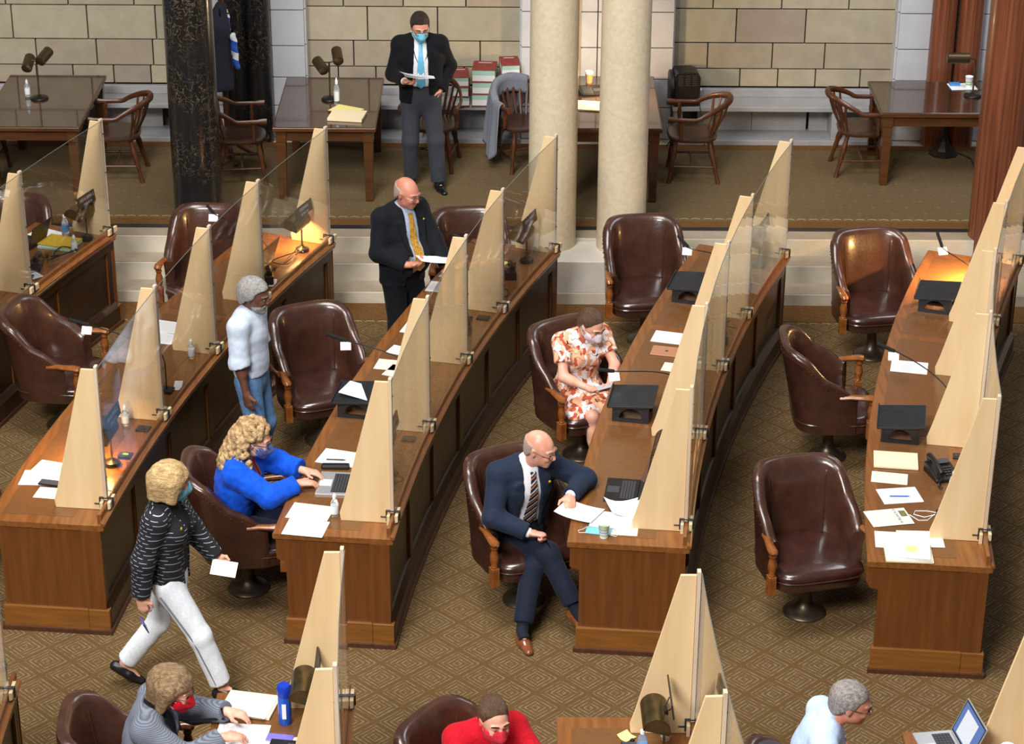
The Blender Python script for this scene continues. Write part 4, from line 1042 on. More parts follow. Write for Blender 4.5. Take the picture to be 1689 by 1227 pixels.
# ================================================================ the people of the photograph
mat('skin_light', (226, 172, 148), 0.5, rgb2=(214, 152, 128), scale=14, bump=0.03, bscale=90)
mat('skin_pink', (222, 166, 142), 0.42, rgb2=(208, 140, 116), scale=14, bump=0.03, bscale=90)
mat('skin_ruddy', (204, 140, 116), 0.45, rgb2=(190, 118, 98), scale=14, bump=0.03, bscale=90)
mat('skin_brown', (112, 72, 54), 0.42, rgb2=(92, 58, 44), scale=14, bump=0.03, bscale=90)
mat('eye_white', (225, 222, 216), 0.2); mat('eye_iris', (42, 32, 26), 0.2); mat('black_leather', (22, 20, 20), 0.35); mat('sole', (28, 22, 20), 0.6)
mat('mask_strap', (232, 232, 236), 0.7)
def cloth(name, a, b=None, sc=60, bump=0.12, rough=0.85, sheen=0.04): return mat(name, a, rough, rgb2=b or tuple(int(v * .95) for v in a), scale=sc, bump=bump, bscale=260, spec=0.2, sheen=sheen)
cloth('suit_black', (13, 15, 21)); cloth('suit_dark_navy', (17, 20, 27)); cloth('suit_navy', (33, 43, 63)); cloth('suit_navy_trousers', (24, 30, 47)); cloth('trousers_grey', (58, 62, 70))
cloth('shirt_white', (232, 234, 238)); cloth('shirt_pale_blue', (164, 180, 206)); cloth('shirt_sky', (190, 212, 244)); cloth('sweatshirt', (198, 210, 228), (190, 203, 221), sc=40, bump=0.25)
cloth('jeans', (98, 134, 176), (82, 116, 158), sc=30); cloth('cardigan_blue', (14, 86, 214), (10, 74, 196), sc=20); cloth('pants_navy', (28, 34, 56)); cloth('top_red', (196, 30, 52))
cloth('pants_white', (232, 238, 246)); cloth('sweater_red', (190, 14, 34), (170, 10, 28)); cloth('mask_red', (196, 18, 40)); cloth('mask_blue_surgical', (120, 196, 224)); cloth('mask_lilac', (226, 208, 220)); cloth('mask_navy', (62, 76, 128), (98, 112, 160), sc=140)
cloth('mask_red_dotted', (178, 16, 38), (214, 60, 76), sc=160); cloth('jacket_grey', (120, 124, 134)); cloth('sock_dark', (28, 32, 44)); cloth('pants_dark', (40, 40, 48))
mat('shoe_black', (20, 20, 22), 0.2, coat=0.4); mat('shoe_tan', (132, 76, 44), 0.25, rgb2=(104, 56, 32), scale=14, coat=0.4); mat('flat_shoe', (24, 24, 28), 0.4)
mat('gold', (214, 176, 60), 0.35, 0.4); mat('glasses_dark', (34, 30, 30), 0.3); mat('glasses_wire', (120, 104, 92), 0.3, 0.7); mat('lanyard', (34, 38, 60), 0.7)
def hairm(name, a, b, sc=26, st=(6, 1.5, 1.5)): return mat(name, a, 0.5, rgb2=b, scale=sc, stretch=st, detail=6, bump=0.9, bscale=sc * 3.5, spec=0.4, lo=0.3, hi=0.7)
hairm('hair_dark', (58, 42, 34), (36, 26, 22)); hairm('hair_silver', (176, 174, 172), (132, 128, 126), st=(1, 1, 1), sc=60); hairm('hair_grey', (176, 170, 166), (118, 110, 108), sc=40, st=(3, 1, 1))
hairm('hair_blonde', (214, 184, 132), (150, 116, 74), st=(3, 1, 3), sc=18); hairm('hair_curls', (206, 176, 128), (140, 106, 70), sc=34, st=(1, 1, 1)); hairm('hair_sandy', (168, 140, 104), (104, 80, 58), sc=24, st=(5, 1, 2))
hairm('hair_brown', (110, 82, 62), (74, 52, 40), sc=30, st=(6, 1, 1)); hairm('hair_fringe', (196, 176, 164), (178, 150, 136), st=(1, 1, 1), sc=60)
hairm('brow_dark', (60, 44, 36), (44, 32, 26)); hairm('brow_grey', (150, 140, 134), (120, 110, 104)); hairm('brow_sandy', (150, 116, 84), (120, 90, 64))

def stripes_mat(name, cols, scale, direction=(1, 0, 1)):
    m, N, L, b = node_mat(name); tc = N.new('ShaderNodeTexCoord'); v = N.new('ShaderNodeVectorMath'); v.operation = 'DOT_PRODUCT'; L.new(tc.outputs['Object'], v.inputs[0]); v.inputs[1].default_value = direction
    fr = mathn(N, L, 'FRACT', mathn(N, L, 'MULTIPLY', v.outputs['Value'], scale)); r = N.new('ShaderNodeValToRGB'); r.color_ramp.interpolation = 'CONSTANT'
    el = r.color_ramp.elements; n = len(cols)
    el[0].position = 0; el[0].color = s2l(cols[0]); el[1].position = 1 / n; el[1].color = s2l(cols[1])
    for i in range(2, n): e = el.new(i / n); e.color = s2l(cols[i])
    L.new(fr, r.inputs[0]); L.new(r.outputs[0], b.inputs['Base Color']); b.inputs['Roughness'].default_value = 0.5; return m
stripes_mat('tie_striped', [(26, 30, 46), (26, 30, 46), (176, 116, 66), (40, 36, 40), (190, 196, 206)], 17, (0.75, 0.1, 1.0))
mat('tie_gold', (196, 150, 56), 0.5, rgb2=(140, 100, 30), scale=90, stretch=(1, 1, .4), bump=0.2); mat('tie_sky', (74, 158, 200), 0.45, rgb2=(120, 192, 222), scale=160, bump=0.1)
# black knit with short white dashes
m, N, L, b = node_mat('dash_knit'); tc = N.new('ShaderNodeTexCoord'); sp_ = N.new('ShaderNodeSeparateXYZ'); L.new(tc.outputs['Object'], sp_.inputs[0])
zz = mathn(N, L, 'ADD', mathn(N, L, 'MULTIPLY', sp_.outputs[2], 38.0), mathn(N, L, 'MULTIPLY', sp_.outputs[1], 8.0)); row = mathn(N, L, 'FLOOR', zz)
along = mathn(N, L, 'FRACT', mathn(N, L, 'ADD', mathn(N, L, 'MULTIPLY', mathn(N, L, 'ADD', sp_.outputs[0], sp_.outputs[1]), 16.0), mathn(N, L, 'MULTIPLY', row, 0.43)))
dash = mathn(N, L, 'MULTIPLY', mathn(N, L, 'LESS_THAN', mathn(N, L, 'FRACT', zz), 0.13), mathn(N, L, 'LESS_THAN', along, 0.62))
L.new(mixc(N, L, dash, s2l((22, 23, 30)), s2l((176, 182, 194))), b.inputs['Base Color']); b.inputs['Roughness'].default_value = 0.9
# orange and white printed cotton with fine dark squiggles
m, N, L, b = node_mat('floral_print'); tc = N.new('ShaderNodeTexCoord')
vo = N.new('ShaderNodeTexVoronoi'); vo.inputs['Scale'].default_value = 21; mpp = N.new('ShaderNodeMapping'); mpp.inputs['Scale'].default_value = (1.5, 1.5, 0.8); mpp.inputs['Rotation'].default_value = (0.2, 0.3, 0.4)
nzv = N.new('ShaderNodeTexNoise'); nzv.inputs['Scale'].default_value = 9; L.new(tc.outputs['Object'], nzv.inputs['Vector'])
vm = N.new('ShaderNodeVectorMath'); vm.operation = 'MULTIPLY_ADD'; L.new(nzv.outputs['Color'], vm.inputs[0]); vm.inputs[1].default_value = (0.09, 0.09, 0.09); L.new(tc.outputs['Object'], vm.inputs[2])
L.new(vm.outputs[0], mpp.inputs[0]); L.new(mpp.outputs[0], vo.inputs['Vector'])
sx_ = N.new('ShaderNodeSeparateXYZ'); L.new(vo.outputs['Color'], sx_.inputs[0]); r = N.new('ShaderNodeValToRGB'); r.color_ramp.interpolation = 'CONSTANT'
e = r.color_ramp.elements; e[0].color = s2l((240, 236, 236)); e[1].position = 0.20; e[1].color = s2l((236, 178, 140)); q = e.new(0.64); q.color = s2l((188, 84, 56)); q = e.new(0.88); q.color = s2l((244, 240, 240))
L.new(sx_.outputs[0], r.inputs[0])
n3 = N.new('ShaderNodeTexNoise'); n3.inputs['Scale'].default_value = 11; n3.inputs['Detail'].default_value = 1; L.new(tc.outputs['Object'], n3.inputs['Vector'])
ln = mathn(N, L, 'LESS_THAN', mathn(N, L, 'ABSOLUTE', mathn(N, L, 'SUBTRACT', n3.outputs['Fac'], 0.52)), 0.008)
L.new(mixc(N, L, ln, r.outputs[0], s2l((70, 34, 30))), b.inputs['Base Color']); b.inputs['Roughness'].default_value = 0.85
m, N, L, b = node_mat('grey_knit'); tc = N.new('ShaderNodeTexCoord'); wv = N.new('ShaderNodeTexWave'); wv.inputs['Scale'].default_value = 34; wv.inputs['Distortion'].default_value = 1.2; wv.bands_direction = 'Z'; L.new(tc.outputs['Object'], wv.inputs['Vector'])
L.new(mixc(N, L, wv.outputs['Fac'], s2l((82, 88, 102)), s2l((120, 126, 140))), b.inputs['Base Color']); b.inputs['Roughness'].default_value = 0.95

def paper(name, x, y, z, rz, w=0.215, l=0.28, material='paper_text', label=None, group=None, t=0.0015, tilt=0.0, curl=0.0, parent=None, roll=0.0):
    mb = MB(); nx, ny = 2, 6; top = []; bot = []
    for i in range(ny + 1):
        for j in range(nx + 1):
            a, c = -w / 2 + w * j / nx, -l / 2 + l * i / ny
            h = curl * ((2 * i / ny - 1) ** 2) * (1 if i > ny / 2 else 0.4)
            top.append((a, c, t + h)); bot.append((a, c, h))
    n = (nx + 1) * (ny + 1); mb.v = top + bot; idx = lambda i, j: i * (nx + 1) + j
    for i in range(ny):
        for j in range(nx):
            mb.f.append((idx(i, j), idx(i, j + 1), idx(i + 1, j + 1), idx(i + 1, j))); mb.f.append((n + idx(i + 1, j), n + idx(i + 1, j + 1), n + idx(i, j + 1), n + idx(i, j)))
    for i in range(ny):
        for j, s_ in ((0, 1), (nx, -1)): q = [idx(i, j), idx(i + 1, j), n + idx(i + 1, j), n + idx(i, j)]; mb.f.append(tuple(q if s_ > 0 else q[::-1]))
    for j in range(nx):
        for i, s_ in ((0, 1), (ny, -1)): q = [idx(i, j), n + idx(i, j), n + idx(i, j + 1), idx(i, j + 1)]; mb.f.append(tuple(q if s_ > 0 else q[::-1]))
    o = mb.build(name, material, parent); o.location = (x, y, z); o.rotation_euler = (tilt, roll, rz)
    if label: tag(o, label, 'paper', group)
    return o
def print_mat(name, base, ink, rows=34, dens=0.5, margin=0.10):
    m, N, L, b = node_mat(name); tc = N.new('ShaderNodeTexCoord'); s_ = N.new('ShaderNodeSeparateXYZ'); L.new(tc.outputs['Generated'], s_.inputs[0])
    yy = mathn(N, L, 'MULTIPLY', s_.outputs[1], rows); row = mathn(N, L, 'FLOOR', yy); fr = mathn(N, L, 'FRACT', yy)
    cb = N.new('ShaderNodeCombineXYZ'); L.new(mathn(N, L, 'MULTIPLY', s_.outputs[0], 26.0), cb.inputs[0]); L.new(row, cb.inputs[1])
    nz = N.new('ShaderNodeTexNoise'); nz.inputs['Scale'].default_value = 1.6; nz.inputs['Detail'].default_value = 1; L.new(cb.outputs[0], nz.inputs['Vector'])
    t = mathn(N, L, 'MULTIPLY', mathn(N, L, 'LESS_THAN', fr, 0.45), mathn(N, L, 'GREATER_THAN', nz.outputs['Fac'], 0.44))
    ins = mathn(N, L, 'MULTIPLY', mathn(N, L, 'LESS_THAN', mathn(N, L, 'ABSOLUTE', mathn(N, L, 'SUBTRACT', s_.outputs[0], 0.5)), 0.5 - margin), mathn(N, L, 'LESS_THAN', mathn(N, L, 'ABSOLUTE', mathn(N, L, 'SUBTRACT', s_.outputs[1], 0.5)), 0.5 - margin))
    L.new(mixc(N, L, mathn(N, L, 'MULTIPLY', mathn(N, L, 'MULTIPLY', t, ins), dens), s2l(base), s2l(ink)), b.inputs['Base Color']); b.inputs['Roughness'].default_value = 0.8
    return m
print_mat('paper_text', (240, 240, 242), (120, 122, 130)); print_mat('paper_cream', (238, 232, 208), (130, 128, 120)); print_mat('paper_green', (226, 230, 216), (96, 110, 96)); print_mat('paper_form', (240, 238, 226), (110, 116, 110), rows=22, margin=0.04)
mat('paper_white', (244, 244, 246), 0.8); mat('paper_yellow', (240, 226, 140), 0.8); mat('folder_manila', (238, 220, 180), 0.75); mat('folder_yellow', (206, 168, 44), 0.7)

# 1 masked man on the gallery
J = stand(1.75, elR=(.30, -.02, 1.10), wrR=(.15, .26, 1.15), elL=(-.31, -.16, 1.12), wrL=(-.19, .02, .985), anL=(-.16, .10, .085), anR=(.10, -.04, .085), knL=(-.13, .07, .5), hd=(.0, .075, 1.625))
E1 = person('person', 'masked man in black blazer and sky-blue tie reading papers on the gallery', (-0.885, 20.72, PZ), 184, J, dict(skin='skin_pink', w=1.15, head=(8, 22, 0), brow='brow_dark', glasses='glasses_dark', mask='mask_blue_surgical', hair=1, hairfn=hair_short('hair_dark', 0.011, 0.072),
    trousers='trousers_grey', tinf=0.024, rise=0.0, tlen=0.97, cuff=1.2, belt=True, shoes='shoe_black', toeL=(-0.35, 1, 0), handR=((-.75, .6, .0), (-.2, .1, 1), (35, 40, 45, 45), .9), handL=((.45, .35, -.8), (1, 0, 0), (40, 45, 50, 55), .8),
    wear=[w_shirt('shirt_white', 0.006), w_jacket('suit_black', [(-0.3, 0.10), (-0.06, 0.072), (0.2, 0.068), (0.33, 0.058)], 0.026, hem=0.22, sleeve=(0.92, 1.02), lapel=[((0.02, 0.085), (0.28, 0.10))], big=1.02),
          w_tie('tie_sky', z1=-0.06), w_line('lanyard', 'lanyard', [(-0.075, 0.36), (-0.06, 0.25), (0.0, 0.13)], 0.004, 'shirt'), w_line('lanyard', 'lanyard', [(0.075, 0.36), (0.05, 0.25), (0.0, 0.13)], 0.004, 'shirt')]))
def badge(E, x, z, wd=0.06, hh=0.09, on='shirt'):
    p = E[on].surf(E['J']['waist'] + E['up'] * z + E['rt'] * x + E['fw'] * 0.6, -E['fw']) + E['fw'] * 0.008
    o = MB().box(-wd / 2, wd / 2, -0.002, 0.002, -hh / 2, hh / 2).build('id_badge', 'paper_white', E['root']); o.location = p; return o
badge(E1, 0.0, 0.075)
hp = lambda E, v: E['root'].matrix_world @ Vector(v)
bpy.context.view_layer.update()
pw = hp(E1, (0.02, 0.36, 1.225))
for i in range(3):
    paper('paper_sheet', pw.x - 0.012 * i, pw.y, pw.z + 0.007 * i, R(96 + 5 * i), label=['topmost loose white sheet in the masked man\'s hand', 'middle loose white sheet in the masked man\'s hand', 'lowest loose white sheet in the masked man\'s hand'][2 - i], group='sheets the masked man reads', tilt=R(4 + 3 * i), roll=R(12), curl=0.012)

# 2 bald standing man with gold tie
J = stand(1.78, elR=(.30, .0, 1.13), wrR=(.13, .24, 1.10), elL=(-.27, .10, 1.15), wrL=(-.22, .33, 1.02), hd=(.0, .085, 1.655), neck=(0, .01, 1.50))
E2 = person('person', 'bald standing man in dark suit with gold tie reading a sheet', (-0.92, 17.52, 0), 220, J, dict(skin='skin_ruddy', w=1.18, belly=0.9, jaw=1.12, head=(14, 16, 0), brow='brow_grey', glasses='glasses_wire', hair=1, hairfn=hair_short('hair_fringe', 0.004, 0.07, (0.001, 90), ring=True),
    trousers='suit_black', tinf=0.03, shoes='shoe_black', handR=((-.8, .55, .1), (-.3, .2, 1), (35, 38, 40, 45), 1.0), handL=((.2, .8, -.5), (.3, -.3, -1), (25, 28, 30, 30), .5), hs=1.05, arm=1.1,
    wear=[w_shirt('shirt_pale_blue', 0.006), w_jacket('suit_dark_navy', [(-0.3, 0.075), (-0.05, 0.055), (0.2, 0.064), (0.36, 0.058)], 0.026, hem=0.26, sleeve=(0.95, 0.95), lapel=[((0.0, 0.075), (0.30, 0.105))], big=1.12), w_tie('tie_gold', z1=-0.10, wd=(0.034, 0.10)), w_pin('gold', 0.30, -0.12)]))
bpy.context.view_layer.update(); pw = hp(E2, (-0.06, 0.35, 1.135))
paper('paper_sheet', pw.x, pw.y, pw.z, R(110), material='paper_white', label='white sheet held by the bald man with gold tie', tilt=R(10), roll=R(6), curl=0.01)

# 3 man in sweatshirt and jeans
J = stand(1.70, elR=(.255, -.05, 1.08), wrR=(.265, .06, .82), elL=(-.25, -.05, 1.08), wrL=(-.25, .05, .82), hd=(0, .055, 1.575), neck=(0, -.01, 1.43), chest=(0, -.01, 1.27))
def beard(root, F):
    hair_short('hair_silver', 0.021, 0.070, (0.005, 70))(root, F)
    S = Sdf(); S.ell(F.p(0, 0.034, -0.062), (0.066, 0.070, 0.062), F.A, 0.02); S.ell(F.p(0, 0.074, -0.098), (0.030, 0.03, 0.026), F.A, 0.02); S.cap(F.p(-0.03, 0.092, -0.046), F.p(0.03, 0.092, -0.046), 0.012, 0.012, 0.01)
    def cut(P):
        q = F.loc(P); lip = np.maximum(np.abs(q[:, 0]) - 0.02, np.abs(q[:, 2] + 0.063) - 0.008)
        return np.maximum(np.maximum(q[:, 2] - np.interp(q[:, 1], [0.0, 0.05, 0.08, 0.1], [-0.01, -0.052, -0.040, -0.036]), 0.0 - q[:, 1]), -lip)
    S.fn(cut, 'i', 0.005); S.noise(0.003, 110); sdf_obj('beard', S, 0.0048, 'hair_silver', root)
E3 = person('person', 'grey-haired bearded man in pale blue sweatshirt and jeans in the aisle', (-1.97, 15.55, 0), -104, J, dict(skin='skin_brown', w=1.03, head=(-2, 12, 0), brow='brow_grey', hair=1, hairfn=beard, trousers='jeans', tinf=0.018, rise=-.02, shoes='shoe_black',
    handR=((.02, .15, -1), (-1, .2, 0), (18, 22, 25, 28), .4), handL=((-.02, .15, -1), (1, .2, 0), (18, 22, 25, 28), .4), wear=[lambda E: (w_jacket('sweatshirt', [(0, 0)], 0.024, hem=0.12, sleeve=(0.12, 0.12), name='sweatshirt', big=1.14, noise=0.004, vneck=False)(E), None)]))

# 4 curly-haired woman typing
J = sit(R(10), 1.66, wrR=(.13, .39, .905), wrL=(-.05, .42, .905), elR=(.29, .17, .86), elL=(-.27, .18, .88)); J['hd'] = J['hd'] + V3(0.01, 0.05, -0.01)
E4 = person('person', 'curly blonde woman in bright blue cardigan and navy mask typing', (-1.859, 13.955, 0), -86, J, dict(skin='skin_light', female=True, w=1.12, bust=1.2, head=(-12, 12, 0), brow='brow_sandy', glasses='glasses_dark', mask='mask_navy', hair=1, hairfn=hair_curly('hair_curls'), trousers='pants_navy', tinf=0.028, shoes='shoe_black',
    handR=((-.22, 1, -.12), (0, -.1, -1), (16, 18, 20, 22), .3), handL=((.22, 1, -.12), (0, -.1, -1), (16, 18, 20, 22), .3), hs=.93,
    wear=[w_shirt('top_red', 0.010, sleeve=(-1, -1), name='top', collar=False), w_jacket('cardigan_blue', [(-0.2, 0.02), (0.05, 0.022), (0.2, 0.05), (0.33, 0.075)], 0.028, hem=0.13, sleeve=(0.86, 0.86), name='cardigan', big=1.25, noise=0.008), w_pin('gold', 0.27, 0.105),
          w_line('necklace', 'gold', [(-0.055, 0.34), (-0.045, 0.22), (-0.01, 0.08), (0.0, 0.04)], 0.004, 'shirt'), w_line('necklace', 'gold', [(0.055, 0.34), (0.04, 0.22), (0.01, 0.08), (0.0, 0.04)], 0.004, 'shirt')]))

# 5 walking woman
J = stand(1.68, anR=(.09, .36, .075), knR=(.10, .22, .47), anL=(-.05, -.36, .16), knL=(-.08, -.06, .47), hipR=(.085, .01, .88), hipL=(-.085, -.01, .88), elR=(.27, -.15, 1.03), wrR=(.285, -.13, .77), elL=(-.25, .02, 1.05), wrL=(-.20, .26, .93), hd=(0.02, .06, 1.575))
J['pel'][2] = .92
E5 = person('person', 'blonde woman in dashed black cardigan and white trousers striding past', (-2.19, 12.63, 0), -98, J, dict(skin='skin_light', female=True, w=1.06, bust=0.9, head=(36, 10, 0), brow='brow_sandy', mask='mask_blue_surgical', hair=1, hairfn=hair_bob('hair_blonde', 0.027, -0.10, (0.006, 60)), trousers='pants_white', tinf=0.020, tlen=.92, cuff=1.3,
    shoes='flat_shoe', toeL=(-.05, 1, -.55), toeR=(.05, 1, .12), handR=((0, .15, -1), (-1, .2, 0), (40, 45, 50, 50), .8), handL=((.1, .8, -.6), (.9, -.2, .2), (40, 45, 50, 50), .9), hs=.93,
    wear=[w_shirt('suit_black', 0.008, sleeve=(-1, -1), name='top', collar=False, hem=0.12), w_jacket('dash_knit', [(-0.4, 0.05), (0.0, 0.045), (0.2, 0.055), (0.33, 0.075)], 0.022, hem=0.20, sleeve=(0.95, 0.95), name='cardigan', big=1.2, noise=0.004), w_pin('gold', 0.25, 0.12, r=0.012)]))
bpy.context.view_layer.update(); pw = hp(E5, (-0.12, 0.33, 0.90))
paper('paper_sheet', pw.x, pw.y, pw.z, R(75), 0.10, 0.17, 'paper_white', 'folded white paper in the striding woman\'s left hand', tilt=R(5), roll=R(-50))
MB().tube([E5['J']['hipR'] + V3(.098, -.02, -.05), E5['J']['knR'] + V3(.077, -.02, 0), E5['J']['anR'] + V3(.066, -.02, .05)], 0.006, 6).build('seam_stripe', 'jacket_grey', E5['root'], smooth=True)
pw = hp(E5, (0.27, -0.10, 0.675))
o = MB().box(-0.035, 0.035, -0.004, 0.004, -0.07, 0.07).build('mobile_phone', mat('phone_purple', (96, 72, 190), 0.35), bevel=0.003); o.location = pw; o.rotation_euler = (0.4, 0.5, R(-60)); tag(o, 'purple phone in the striding woman\'s right hand', 'phone')

# 6 bald seated man in navy suit, legs crossed
J = sit(R(12), 1.80, wrR=(.10, .27, .70), elR=(.30, .10, .76), wrL=(-.22, .25, .90), elL=(-.42, .05, .92), knR=(-.01, .36, .68), anR=(-.10, .60, .20), knL=(.06, .34, .55), anL=(.27, .50, .085))
J['hd'] = J['hd'] + V3(-0.06, 0.03, -0.01); J['neck'] = J['neck'] + V3(-.02, 0, 0)
E6 = person('person', 'bald seated man in navy suit and striped tie with crossed legs', (0.091, 13.825, 0), 207, J, dict(skin='skin_pink', w=1.10, head=(34, 14, 0), brow='brow_grey', glasses='glasses_dark', hair=1, hairfn=hair_short('hair_fringe', 0.003, 0.07, (0.001, 90), ring=True), trousers='suit_navy_trousers', tinf=0.024, tlen=.86, socks='sock_dark', belt=True, shoes='shoe_tan',
    toeR=(-.30, .9, -.32), toeL=(.15, 1, -.02), handR=((-.85, .55, -.1), (-.1, .3, -1), (55, 70, 75, 80), 1.0), handL=((.45, .85, -.32), (.2, .1, -1), (14, 18, 20, 24), .4), hs=1.03,
    wear=[w_shirt('shirt_white', 0.006, sleeve=(1.04, 1.04)), w_jacket('suit_navy', [(-0.3, 0.12), (-0.02, 0.082), (0.2, 0.066), (0.37, 0.058)], 0.026, hem=0.18, sleeve=(0.93, 0.93), lapel=[((0.02, 0.095), (0.30, 0.105))], big=1.08, noise=0.005), w_tie('tie_striped', z1=-0.05, wd=(0.034, 0.095)), w_pin('gold', 0.28, -0.125, r=0.011)]))
bpy.context.view_layer.update()

# 7 girl in printed dress
J = sit(R(11), 1.68, wrR=(.12, .34, .745), elR=(.27, .08, .80), wrL=(-.03, .36, .755), elL=(-.25, .12, .82), knR=(.09, .36, .55), knL=(-.07, .38, .55), anR=(.07, .33, .09), anL=(-.03, .36, .09)); J['hd'] = J['hd'] + V3(0.0, 0.06, -0.03)
def dress(E):
    S = Sdf(); J = E['J']; torso(S, J, 0.014, E['w'], 0, 0.8); sleeves(S, J, 0.018, (-1, -1), big=1.1)
    for q in 'RL':
        c = J['sh' + q] * .38 + J['el' + q] * .62; dq = unit(J['el' + q] - J['sh' + q]); S.fn(lambda P, c=c, dq=dq, q=q: np.where(((P - J['sh' + q]) @ dq > 0.04) & (np.linalg.norm((P - c) - ((P - c) @ dq)[:, None] * dq, axis=1) < 0.10), (P - c) @ dq, -0.1), 'i', 0.006)
    for q in 'RL': S.cap(J['hip' + q], J['kn' + q] * .78 + J['hip' + q] * .22, 0.115, 0.092, 0.05)
    S.cap((J['hipR'] + J['hipL']) / 2, (J['knR'] * .75 + J['knL'] * .75 + J['hipR'] * .25 + J['hipL'] * .25) / 2 - V3(0, 0, .02), 0.13, 0.10, 0.05); S.cap(J['hipR'] + V3(.08, .1, -.02), J['knR'] + V3(.11, -.08, -.02), 0.05, 0.06, 0.05)
    nk = J['neck'] + E['up'] * 0.05 + E['fw'] * 0.05; S.cap(J['neck'] + E['fw'] * 0.03, nk, 0.055, 0.075, 0.01, op='s')
    S.noise(0.006, 30); S.noise(0.003, 65); sdf_obj('dress', S, 0.009, 'floral_print', E['root'])
    c = J['neck']; C = Sdf()
    for sx in (-1, 1): C.cap(c + E['rt'] * sx * 0.055 + E['up'] * 0.02, c + E['rt'] * sx * 0.065 + E['fw'] * 0.085 - E['up'] * 0.05, 0.020, 0.014, 0.02, flat=(E['rt'], 1.8))
    sdf_obj('collar', C, 0.006, 'floral_print', E['root'])
E7 = person('person', 'seated girl in orange and white printed dress looking at her phone', (0.551, 16.03, 0), 208, J, dict(skin='skin_light', female=True, w=1.0, head=(14, 28, 0), brow='brow_dark', mask='mask_lilac', hair=1, hairfn=hair_back('hair_brown'), handR=((-.55, .8, .15), (-.2, .2, 1), (28, 35, 40, 45), .9), handL=((.5, .85, .1), (.3, .1, 1), (28, 35, 40, 45), .9), hs=.92,
    shoes='flat_shoe', wear=[dress]))
bpy.context.view_layer.update(); pw = hp(E7, (0.045, 0.445, 0.80))
o = MB().box(-0.036, 0.036, -0.075, 0.075, 0, 0.009).build('mobile_phone', mat('phone_grey', (176, 176, 184), 0.3), bevel=0.003); o.location = pw; o.rotation_euler = (R(14), 0, R(208 + 70)); tag(o, 'silver phone held by the girl in the orange dress', 'phone')

# 8 woman in grey sweater and red mask
J = sit(R(14), 1.66, wrR=(.14, .42, .93), wrL=(-.12, .42, .93), elR=(.28, .14, .84), elL=(-.28, .14, .84)); J['hd'] = J['hd'] + V3(0.0, 0.05, -0.02)
E8 = person('person', 'sandy-haired woman in grey sweater and red mask at the lower left', (-2.05, 10.90, 0), -88, J, dict(skin='skin_light', female=True, w=1.06, bust=1.0, head=(-14, 16, 0), brow='brow_sandy', glasses='glasses_wire', mask='mask_red', hair=1, hairfn=hair_bob('hair_sandy', 0.024, -0.115, (0.007, 60), front=0.062), trousers='pants_dark', shoes='flat_shoe',
    handR=((-.2, 1, -.1), (0, 0, -1), (20, 24, 28, 30), .5), handL=((.2, 1, -.1), (0, 0, -1), (20, 24, 28, 30), .5),
    wear=[w_shirt('suit_black', 0.010, sleeve=(-1, -1), name='top', collar=False), w_jacket('grey_knit', [(-0.2, 0.03), (0.1, 0.03), (0.2, 0.045), (0.33, 0.085)], 0.024, hem=0.12, sleeve=(0.96, 0.96), name='sweater', big=1.25),
          w_line('trim', 'suit_black', [(-0.10, 0.36), (-0.085, 0.30), (-0.07, 0.25), (-0.06, 0.20)], 0.007, 'jacket'), w_line('trim', 'suit_black', [(0.10, 0.36), (0.085, 0.30), (0.07, 0.25), (0.06, 0.20)], 0.007, 'jacket')]))

# 9 woman in red sweater and red mask
J = sit(R(12), 1.64, wrR=(.14, .40, .90), wrL=(-.14, .40, .90), elR=(.28, .14, .82), elL=(-.28, .14, .82)); J['hd'] = J['hd'] + V3(0.0, 0.05, -0.01)
E9 = person('person', 'woman with red sweater and dotted red mask at the bottom centre', (-0.13, 10.72, 0), -158, J, dict(skin='skin_light', female=True, w=1.05, bust=1.0, head=(0, 10, 0), brow='brow_dark', mask='mask_red_dotted', strap='mask_red', hair=1, hairfn=hair_back('hair_brown'), trousers='pants_dark', shoes='flat_shoe',
    wear=[w_jacket('sweater_red', [(0, 0)], 0.020, hem=0.12, name='sweater', big=1.2, vneck=False)]))

# 10 grey-haired man in light blue shirt
J = sit(R(14), 1.80, wrR=(.14, .28, .70), wrL=(-.14, .28, .70), elR=(.30, .06, .80), elL=(-.30, .06, .80)); J['hd'] = J['hd'] + V3(0.0, 0.05, -0.02)
E10 = person('person', 'grey-haired man in pale blue shirt and glasses at the lower right', (1.76, 10.74, 0), -94, J, dict(skin='skin_ruddy', w=1.1, head=(-6, 12, 0), brow='brow_grey', glasses='glasses_wire', hair=1, hairfn=hair_short('hair_grey', 0.012, 0.062, (0.003, 110)), trousers='pants_dark', shoes='shoe_black',
    wear=[w_jacket('shirt_sky', [(0, 0)], 0.014, hem=0.06, sleeve=(0.3, 0.3), name='shirt', big=1.15, vneck=False), lambda E: (lambda C: sdf_obj('collar', C, 0.006, 'shirt_sky', E['root']))(Sdf().cap(E['J']['neck'] - E['up'] * 0.005, E['J']['neck'] + E['up'] * 0.028, 0.070, 0.064, 0.02))]))
